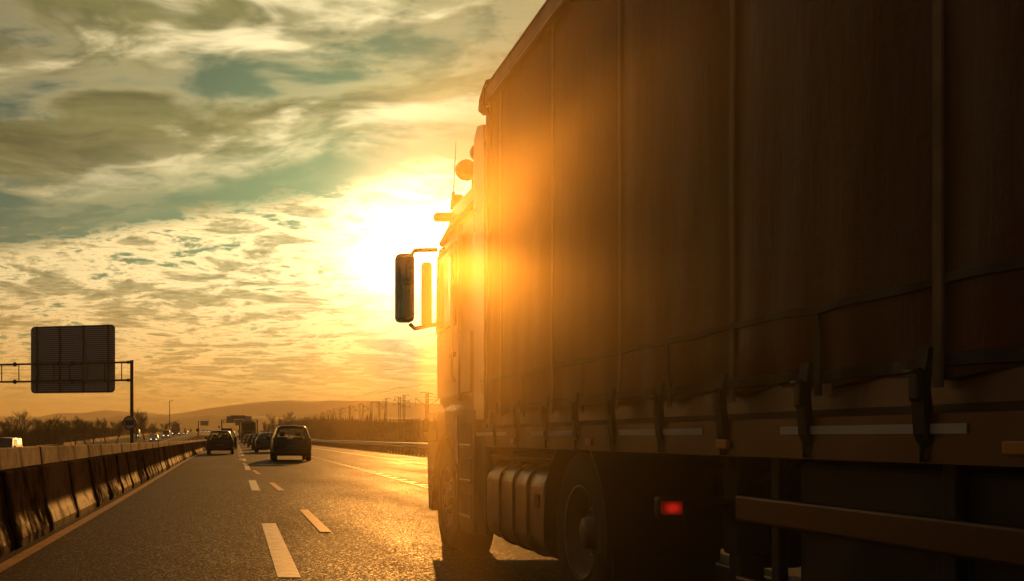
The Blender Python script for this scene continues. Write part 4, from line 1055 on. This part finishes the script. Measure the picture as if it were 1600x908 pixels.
def tractor_unit():
    root = empty('tractor_unit', (XM, 10.0, 0)); tag(root, 'bronze lorry tractor unit with mirrors pulling the curtain-sided trailer', 'truck')
    CB, CF = 8.98, 10.86        # back and front of the cab
    # cab shell as a loft of rings (bottom to top), rounded front corners
    def ring(z, yb, yf, ins, cr):
        x0, x1 = XL + ins, XR - ins; p = [(x0, yb, z)]
        for k in range(6): a = R(180 - 18 * k); p.append((x0 + cr + cr * math.cos(a), yf - cr + cr * math.sin(a), z))
        for k in range(6): a = R(90 - 18 * k); p.append((x1 - cr + cr * math.cos(a), yf - cr + cr * math.sin(a), z))
        p.append((x1, yb, z)); return p
    rings = [ring(1.30, CB, CF - .20, .10, .14), ring(1.46, CB, CF - .02, .03, .20), ring(1.55, CB, CF, .02, .22), ring(2.10, CB, CF - .01, .01, .22), ring(2.98, CB, CF - .13, .035, .24), ring(3.12, CB, CF - .16, .045, .25), ring(3.40, CB, CF - .30, .08, .28), ring(3.47, CB, CF - .48, .20, .30)]
    n = len(rings[0]); b = MB()
    for r_ in rings: b.v += r_
    holes = {(3, 0), (3, n - 2)}
    for j in range(len(rings) - 1):
        for i in range(n):
            if i == n - 1: b.f.append((j * n + i, j * n, (j + 1) * n, (j + 1) * n + i)); b.sm.append(False); continue
            b.f.append((j * n + i, j * n + i + 1, (j + 1) * n + i + 1, (j + 1) * n + i)); b.sm.append(True)
    b.f += [tuple(range(n)), tuple((len(rings) - 1) * n + i for i in range(n))]; b.sm += [False, False]
    cabo = tb(root, b, 'cab', M['cab'], autosmooth=30)
    for sgn, x in ((-1, XL), (1, XR)):
        def X(d): return x + sgn * d
        # door with window, handle and rubber seams
        b = MB(); b.prism([(9.62, 1.50), (10.62, 1.50), (10.64, 2.1), (10.56, 3.02), (9.62, 3.02)], 'x', X(-.03), X(.006)); d = tb(root, b, 'door', M['cab'])
        b = MB(); b.prism([(9.72, 2.20), (10.56, 2.20), (10.50, 2.92), (9.72, 2.92)], 'x', X(-.006), X(.012)); tb(root, b, 'window', M['glass_dark'], d)
        fr = MB()
        for p, q in (((9.70, 2.18), (10.58, 2.18)), ((10.58, 2.18), (10.51, 2.94)), ((10.51, 2.94), (9.70, 2.94)), ((9.70, 2.94), (9.70, 2.18))): fr.tube([(X(.012), p[0], p[1]), (X(.012), q[0], q[1])], .018, 6)
        tb(root, fr, 'window_frame', M['cab_trim'], d)
        b = MB(); b.box(*sorted((X(.006), X(.04))), 9.70, 9.90, 1.86, 1.91, .01); tb(root, b, 'handle', M['cab_trim'], d)
        # sleeper locker hatch and seam strips
        b = MB(); b.box(*sorted((X(-.02), X(.012))), 9.10, 9.52, 1.50, 2.05, .012); tb(root, b, 'locker_hatch', M['cab'])
        b = MB(); b.box(*sorted((X(-.02), X(.016))), 9.57, 9.60, 1.44, 3.1, .004); tb(root, b, 'seam_strip', M['cab_trim'])
        b = MB(); b.tube([(X(.03), 9.66, 1.62), (X(.06), 9.66, 1.68), (X(.06), 9.66, 2.5), (X(.03), 9.66, 2.56)], .014, 6); tb(root, b, 'grab_handle', M['chrome'])
        # roof gutter sloping to the visor
        b = MB(); b.tube([(X(-.04), CB, 3.20), (X(-.03), 10.2, 3.16), (X(-.04), 10.62, 3.10)], .03, 8); tb(root, b, 'roof_gutter', M['cab_trim'])
        # side air deflector between cab and trailer
        b = MB(); b.prism([(8.66, 1.25), (9.02, 1.25), (9.06, 3.30), (9.02, 3.72), (8.90, 3.80), (8.72, 3.76), (8.66, 3.60)], 'x', X(-.045), X(.0)); tb(root, b, 'side_deflector', M['cab'])
        b = MB(); b.box(*sorted((X(-.05), X(.004))), 8.62, 8.659, 1.25, 3.6, .01); tb(root, b, 'deflector_edge', M['black_plastic'])
        # lower body: wheel arch panel, bumper corner, steps
        arch = [(11.10, 1.36), (11.14, .80), (11.08, .34), (10.92, .30)]
        for k in range(11): a = R(-25 + 23 * k); arch.append((10.22 + .63 * math.cos(a), .50 + .63 * math.sin(a)))
        arch += [(9.55, .26), (9.05, .26), (9.0, 1.30), (9.6, 1.36)]
        # split the arch panel into a front and a rear piece so that it stays simple
        b = MB(); b.prism([(11.10, 1.36), (11.14, .80), (11.06, .34), (10.90, .32), (10.845, .60), (10.72, .88), (10.50, 1.08), (10.22, 1.14), (10.22, 1.36)], 'x', X(-.10), X(.012)); bm_ = tb(root, b, 'front_wing', M['cab'])
        b = MB(); b.prism([(10.22, 1.36), (10.22, 1.14), (9.94, 1.08), (9.72, .88), (9.60, .60), (9.58, .36), (9.46, .24), (8.98, .24), (8.96, 1.34)], 'x', X(-.10), X(.008)); tb(root, b, 'step_panel', M['cab_trim'])
        for z in (.40, .72, 1.04):
            b = MB(); b.box(*sorted((X(-.02), X(.011))), 9.06, 9.50, z, z + .19, .004); st = tb(root, b, 'step_shade_plate', M['black_plastic'])  # flat dark plate stands in for the shaded hollow of a step
            b = MB(); b.box(*sorted((X(-.01), X(.025))), 9.06, 9.50, z - .025, z - .002, .004); tb(root, b, 'tread', M['chrome'], st)
        b = MB(); b.tube([(X(.015), 9.60, .5), (X(.02), 9.585, .86), (X(.02), 9.63, 1.30)], .018, 6); tb(root, b, 'wing_trim', M['chrome'])
        b = MB(); b.box(*sorted((X(.012), X(.03))), 10.55, 11.0, 1.05, 1.27, .012); tb(root, b, 'side_lamp', M['cab_trim'])
        b = MB(); b.box(*sorted((X(.03), X(.10))), 10.95, 11.08, 1.16, 1.29, .02); tb(root, b, 'corner_marker', M['black_plastic'])
        ins = MB(); ins.lathe([(-.0, .60), (-sgn * .32, .60)], (X(-.03), 10.22, .5), 'x', 28); tb(root, ins, 'wheel_house', M['black_plastic'])
        # mirrors: two housings on arms
        b = MB(); b.tube([(X(-.01), 10.72, 3.06), (X(.20), 10.86, 3.08), (X(.24), 10.90, 3.02)], .022, 8); tb(root, b, 'mirror_arm', M['black_plastic']); b = MB(); b.tube([(X(-.01), 10.72, 2.28), (X(.20), 10.86, 2.25), (X(.24), 10.90, 2.30)], .022, 8); ar = tb(root, b, 'mirror_arm', M['black_plastic'])
        b = MB(); b.box(*sorted((X(.20), X(.40))), 10.82, 10.98, 2.32, 3.05, .05); mh = tb(root, b, 'mirror_housing', M['cab'])
        b = MB(); b.box(*sorted((X(.22), X(.38))), 10.812, 10.819, 2.36, 2.72, .002); b.box(*sorted((X(.22), X(.38))), 10.812, 10.819, 2.76, 3.01, .002); tb(root, b, 'mirror_glass', M['mirror'], mh)
        b = MB(); b.box(*sorted((X(.02), X(.13))), 10.80, 10.90, 2.27, 2.95, .035); tb(root, b, 'inner_mirror', M['cab'])
        # roof lamps on a rail, horn, visor end, aerial
        b = MB(); b.tube([(X(-.30), 9.05, 3.52), (X(-.26), 9.3, 3.66), (X(-.24), 10.05, 3.63), (X(-.26), 10.15, 3.45)], .025, 8); tb(root, b, 'lamp_rail', M['chrome'])
        for yy, zz, rr_ in ((9.95, 3.70, .10), (9.40, 3.72, .085)):
            b = MB(); b.lathe([(-.07, 0), (-.065, rr_ * .55), (-.02, rr_ * .95), (.03, rr_), (.05, rr_ * .9), (.045, 0)], (X(-.14), yy, zz), 'y', 24); lm = tb(root, b, 'roof_lamp', M['cab_trim'])
            b = MB(); b.tube([(X(-.14), yy, zz - rr_), (X(-.24), yy, 3.64)], .018, 6); tb(root, b, 'bracket', M['cab_trim'], lm)
        b = MB(); b.lathe([(-.28, .02), (0, .025), (.2, .04), (.3, .085), (.3, .07)], (X(-.42), 9.85, 3.58), 'y', 16); b.box(*sorted((X(-.40), X(-.44))), 9.62, 9.72, 3.44, 3.58); tb(root, b, 'air_horn', M['chrome'])
        b = MB(); b.lathe([(3.44, .0), (3.44, .07), (3.50, .07), (3.56, .05), (3.575, 0)], (X(-.16), 10.42, 0), 'z', 16); tb(root, b, 'roof_marker', M['lamp_amber'])
        b = MB(); b.tube([(X(-.12), 10.45, 3.42), (X(-.12), 10.43, 3.60)], [.03, .015], 8); b.tube([(X(-.12), 10.43, 3.58), (X(-.10), 10.22, 4.05)], [.006, .003], 5); tb(root, b, 'aerial', M['black_plastic'])
        b = MB(); b.box(*sorted((X(-.20), X(.05))), 10.55, 10.64, 3.33, 3.42, .03); tb(root, b, 'visor_end', M['cab_trim'])
    # sun visor, windscreen, grille, roof fairing (front parts, seen only from a step aside)
    b = MB(); b.prism([(10.60, 3.06), (10.95, 2.98), (10.98, 3.10), (10.60, 3.24)], 'x', XL + .12, XR - .12); tb(root, b, 'sun_visor', M['cab_trim'])
    b = MB(); b.add([(XL + .22, CF + .012, 2.12), (XR - .22, CF + .012, 2.12), (XR - .27, CF - .112, 2.96), (XL + .27, CF - .112, 2.96)], [(0, 1, 2, 3)]); tb(root, b, 'windscreen', M['glass_dark'])
    b = MB(); b.box(XL + .30, XR - .30, CF - .0, CF + .05, 1.58, 2.02, .02); tb(root, b, 'grille', M['black_plastic'])
    b = MB(); b.box(XL + .105, XR - .105, 10.75, 11.16, .34, 1.36, .08); bp = tb(root, b, 'front_bumper', M['cab'])
    for x in both(XL + .30):
        b = MB(); b.box(x - .18, x + .18, 11.14, 11.175, .72, .96, .015); tb(root, b, 'headlight', M['plate'], bp)
    b = MB(); b.prism([(8.80, 3.475), (10.10, 3.475), (9.75, 3.66), (9.2, 3.84), (8.86, 3.93)], 'x', XL + .32, XR - .32); tb(root, b, 'roof_fairing', M['cab'])
    # chassis
    for x in both(XM - .42):
        b = MB(); b.box(x - .04, x + .04, 5.28, 10.9, .68, .95, .008); tb(root, b, 'chassis_rail', M['chassis'])
    b = MB(); b.box(XM - .38, XM + .38, 5.27, 5.36, .66, .92, .01); tb(root, b, 'rear_cross_member', M['chassis'])
    b = MB(); b.lathe([(.955, .0), (.955, .45), (1.02, .46), (1.028, 0)], (XM, 6.95, 0), 'z', 28); tb(root, b, 'fifth_wheel', M['chassis'])
    # fuel tank with straps, left; air tank right
    def tank_sec(x0, x1, z0, z1, r_):
        pts = []
        for cx, cz, a0 in ((x1 - r_, z1 - r_, 0), (x0 + r_, z1 - r_, 90), (x0 + r_, z0 + r_, 180), (x1 - r_, z0 + r_, 270)):
            for k in range(7): a = R(a0 + 15 * k); pts.append((cx + r_ * math.cos(a), cz + r_ * math.sin(a)))
        return pts
    for x0, x1, sgn in ((XL + .02, XL + .66, -1), (XR - .66, XR - .02, 1)):
        b = MB(); b.prism(tank_sec(x0, x1, .25, .89, .15), 'y', 7.05, 8.62, smooth=True); tk = tb(root, b, 'fuel_tank', M['tank'], autosmooth=35)
        for yy in (7.42, 7.80, 8.20):
            b = MB(); b.prism(tank_sec(x0 - .012, x1 + .012, .238, .902, .16), 'y', yy - .035, yy + .035, smooth=True); tb(root, b, 'tank_strap', M['black_plastic'], tk, autosmooth=35)
            b = MB(); b.prism(tank_sec(x0 - .018, x1 + .018, .232, .908, .165), 'y', yy - .012, yy + .012, smooth=True); tb(root, b, 'strap_band', M['tank'], tk, autosmooth=35)
        b = MB(); b.tube([(x0 + .32 * 1, 7.22, .88), (x0 + .32, 7.22, .95)], .06, 16); tb(root, b, 'filler_cap', M['chrome'], tk)
        b = MB(); b.box(*sorted(((x0 if sgn < 0 else x1) + sgn * .002, (x0 if sgn < 0 else x1) + sgn * .006)), 7.14, 7.24, .60, .70); tb(root, b, 'hazard_label', M['lamp_red'], tk)
        b = MB(); b.box(x0 + .05, x1 - .05, 7.05, 8.95, .93, .955, .006); tb(root, b, 'catwalk', M['steel_dark'])
    # side skirt between step panel and tank
    for sgn, x in ((-1, XL), (1, XR)):
        b = MB(); b.box(*sorted((x - sgn * .02, x - sgn * .06)), 8.66, 8.95, .26, 1.22, .01); tb(root, b, 'skirt', M['cab_trim'])
    # wheels
    for side, x in ((-1, XL + .17), (1, XR - .17)):
        big_wheel(root, x, 10.22, .50, .31, side, name='front_wheel')
        big_wheel(root, x + .02 * -side, 6.42, .50, .28, side, True, name='drive_wheel')
    b = MB(); b.tube([(XL + .3, 10.22, .5), (XR - .3, 10.22, .5)], .06, 10); tb(root, b, 'front_axle', M['chassis'])
    b = MB(); b.tube([(XL + .3, 6.42, .5), (XR - .3, 6.42, .5)], .10, 12); b.lathe([(-.24, .08), (-.12, .22), (.12, .22), (.24, .08)], (XM, 6.42, .5), 'x', 20); tb(root, b, 'drive_axle', M['chassis'])
    # mudguards over the drive wheels, mud flap, tail lamps
    for sgn, x in ((-1, XL), (1, XR)):
        b = MB(); x0, x1 = x - sgn * .01, x - sgn * .66; N = 18
        for k in range(N + 1):
            a = R(-12 + 204 * k / N); r1, r2 = .585, .60
            for xx in (x0, x1):
                for r_ in (r1, r2): b.v.append((xx, 6.42 - r_ * math.cos(a), .52 + r_ * math.sin(a)))
        for k in range(N):
            o = 4 * k
            for q in ((0, 1, 5, 4), (2, 6, 7, 3), (0, 4, 6, 2), (1, 3, 7, 5)): b.f.append(tuple(o + i for i in q)); b.sm.append(True)
        b.f += [(0, 2, 3, 1), (4 * N, 4 * N + 1, 4 * N + 3, 4 * N + 2)]; b.sm += [False, False]
        tb(root, b, 'mudguard', M['black_plastic'], autosmooth=40)
        b = MB(); b.box(*sorted((x - sgn * .04, x - sgn * .62)), 5.80, 5.82, .16, .44, .004); tb(root, b, 'mud_flap', M['rubber'])
        b = MB(); b.box(*sorted((x - sgn * .05, x - sgn * .40)), 5.20, 5.28, .68, .80, .02); tl = tb(root, b, 'tail_lamp', M['black_plastic'])
        b = MB(); b.box(*sorted((x - sgn * .06, x - sgn * .17)), 5.185, 5.215, .705, .775, .012); tb(root, b, 'lit_lens', M['lamp_lit'], tl, label='glowing red lens of the tail lamp')
        b = MB(); b.box(*sorted((x - sgn * .20, x - sgn * .38)), 5.192, 5.215, .705, .775, .008); tb(root, b, 'lens', M['lamp_red'], tl)
        b = MB(); b.box(*sorted((x - sgn * .46, x - sgn * .86)), 5.23, 5.28, .72, .78); tb(root, b, 'lamp_bracket', M['chassis'])
    # coiled air lines between cab and trailer
    for q, x in enumerate((XM - .5, XM - .3, XM - .1)):
        b = MB(); pts = []
        for k in range(61):
            t = k / 60; a = t * 2 * math.pi * 9; pts.append((x + .05 * math.cos(a), 8.97 - .40 * t, 1.75 - .25 * math.sin(math.pi * t) + .05 * math.sin(a)))
        b.tube(pts, .011, 5); tb(root, b, 'air_line', M['black_plastic'] if q else M['lamp_red'])
tractor_unit()

# ------------------------------------------------------------------ air
def haze():
    b = MB(); b.box(-2800, 2800, -200, 3400, -2.5, 114); o = b.build('haze', None or M['glass'])
    m = bpy.data.materials.new('evening_haze'); m.use_nodes = True; w = NT(m.node_tree); w.n.remove(w.n['Principled BSDF'])
    v = w.new('ShaderNodeVolumePrincipled'); v.inputs['Color'].default_value = (.97, .86, .62, 1); v.inputs['Density'].default_value = HAZE_D; v.inputs['Anisotropy'].default_value = .35
    w.put(w.n['Material Output'].inputs['Volume'], v.outputs[0])
    o.data.materials.clear(); o.data.materials.append(m); tag(o, 'golden evening haze over the whole road and the hills', 'haze', kind='stuff'); o.display_type = 'WIRE'
HAZE_D = .00034
haze()
def dust():
    """road dust beside the lorry, added and shaped to give the veiling sun glare"""
    b = MB(); n = 24; ys = [-3 + i * .75 for i in range(17)]
    for y in ys:
        for k in range(n):
            a = 2 * math.pi * k / n; ry = 1.0 - abs((y - 3) / 6.4) ** 6
            b.v.append((1.08 + .95 * math.cos(a) * max(.15, ry), y, 1.6 + 1.58 * math.sin(a) * max(.15, ry)))
    for j in range(len(ys) - 1):
        for k in range(n): b.f.append((j * n + k, j * n + (k + 1) % n, (j + 1) * n + (k + 1) % n, (j + 1) * n + k)); b.sm.append(True)
    b.f += [tuple(range(n)), tuple((len(ys) - 1) * n + k for k in range(n))]; b.sm += [False, False]
    m = bpy.data.materials.new('glare_dust'); m.use_nodes = True; w = NT(m.node_tree); w.n.remove(w.n['Principled BSDF'])
    co = w.new('ShaderNodeTexCoord').outputs['Object']; x, y, z = w.sep(co)
    nz = w.noise(w.vmath('MULTIPLY', co, (1.0, .45, 1.0)), .9, 3, .55, .6)
    rad = w.vmath('LENGTH', w.comb(w.math('DIVIDE', w.math('SUBTRACT', x, 1.08), .95), 0.0, w.math('DIVIDE', w.math('SUBTRACT', z, 1.6), 1.58)))
    ey = w.math('MULTIPLY', w.map(y, .2, 1.7, smooth=True), w.map(y, 9.0, 6.0, smooth=True))
    den = w.math('MULTIPLY', w.math('MULTIPLY', w.map(rad, 1.0, .2, smooth=True), ey), w.math('MULTIPLY', w.map(nz, .36, .64, .4, 1.0), w.map(z, 1.35, 2.1, 1.0, .12, smooth=True)))
    den = w.math('MULTIPLY', den, w.map(y, 1.8, 4.4, 1.0, .10, smooth=True))  # densest just ahead of the camera, to add the sun's glare over the lorry
    v = w.new('ShaderNodeVolumePrincipled'); v.inputs['Color'].default_value = (1, .74, .30, 1); v.inputs['Anisotropy'].default_value = .89
    w.put(v.inputs['Density'], w.math('MULTIPLY', den, DUST_D))
    w.put(w.n['Material Output'].inputs['Volume'], v.outputs[0])

    o = b.build('glare_dust', m); tag(o, 'thin golden road dust added close to the camera for sun glare over the lorry', 'dust', kind='stuff')
DUST_D = .22
dust()
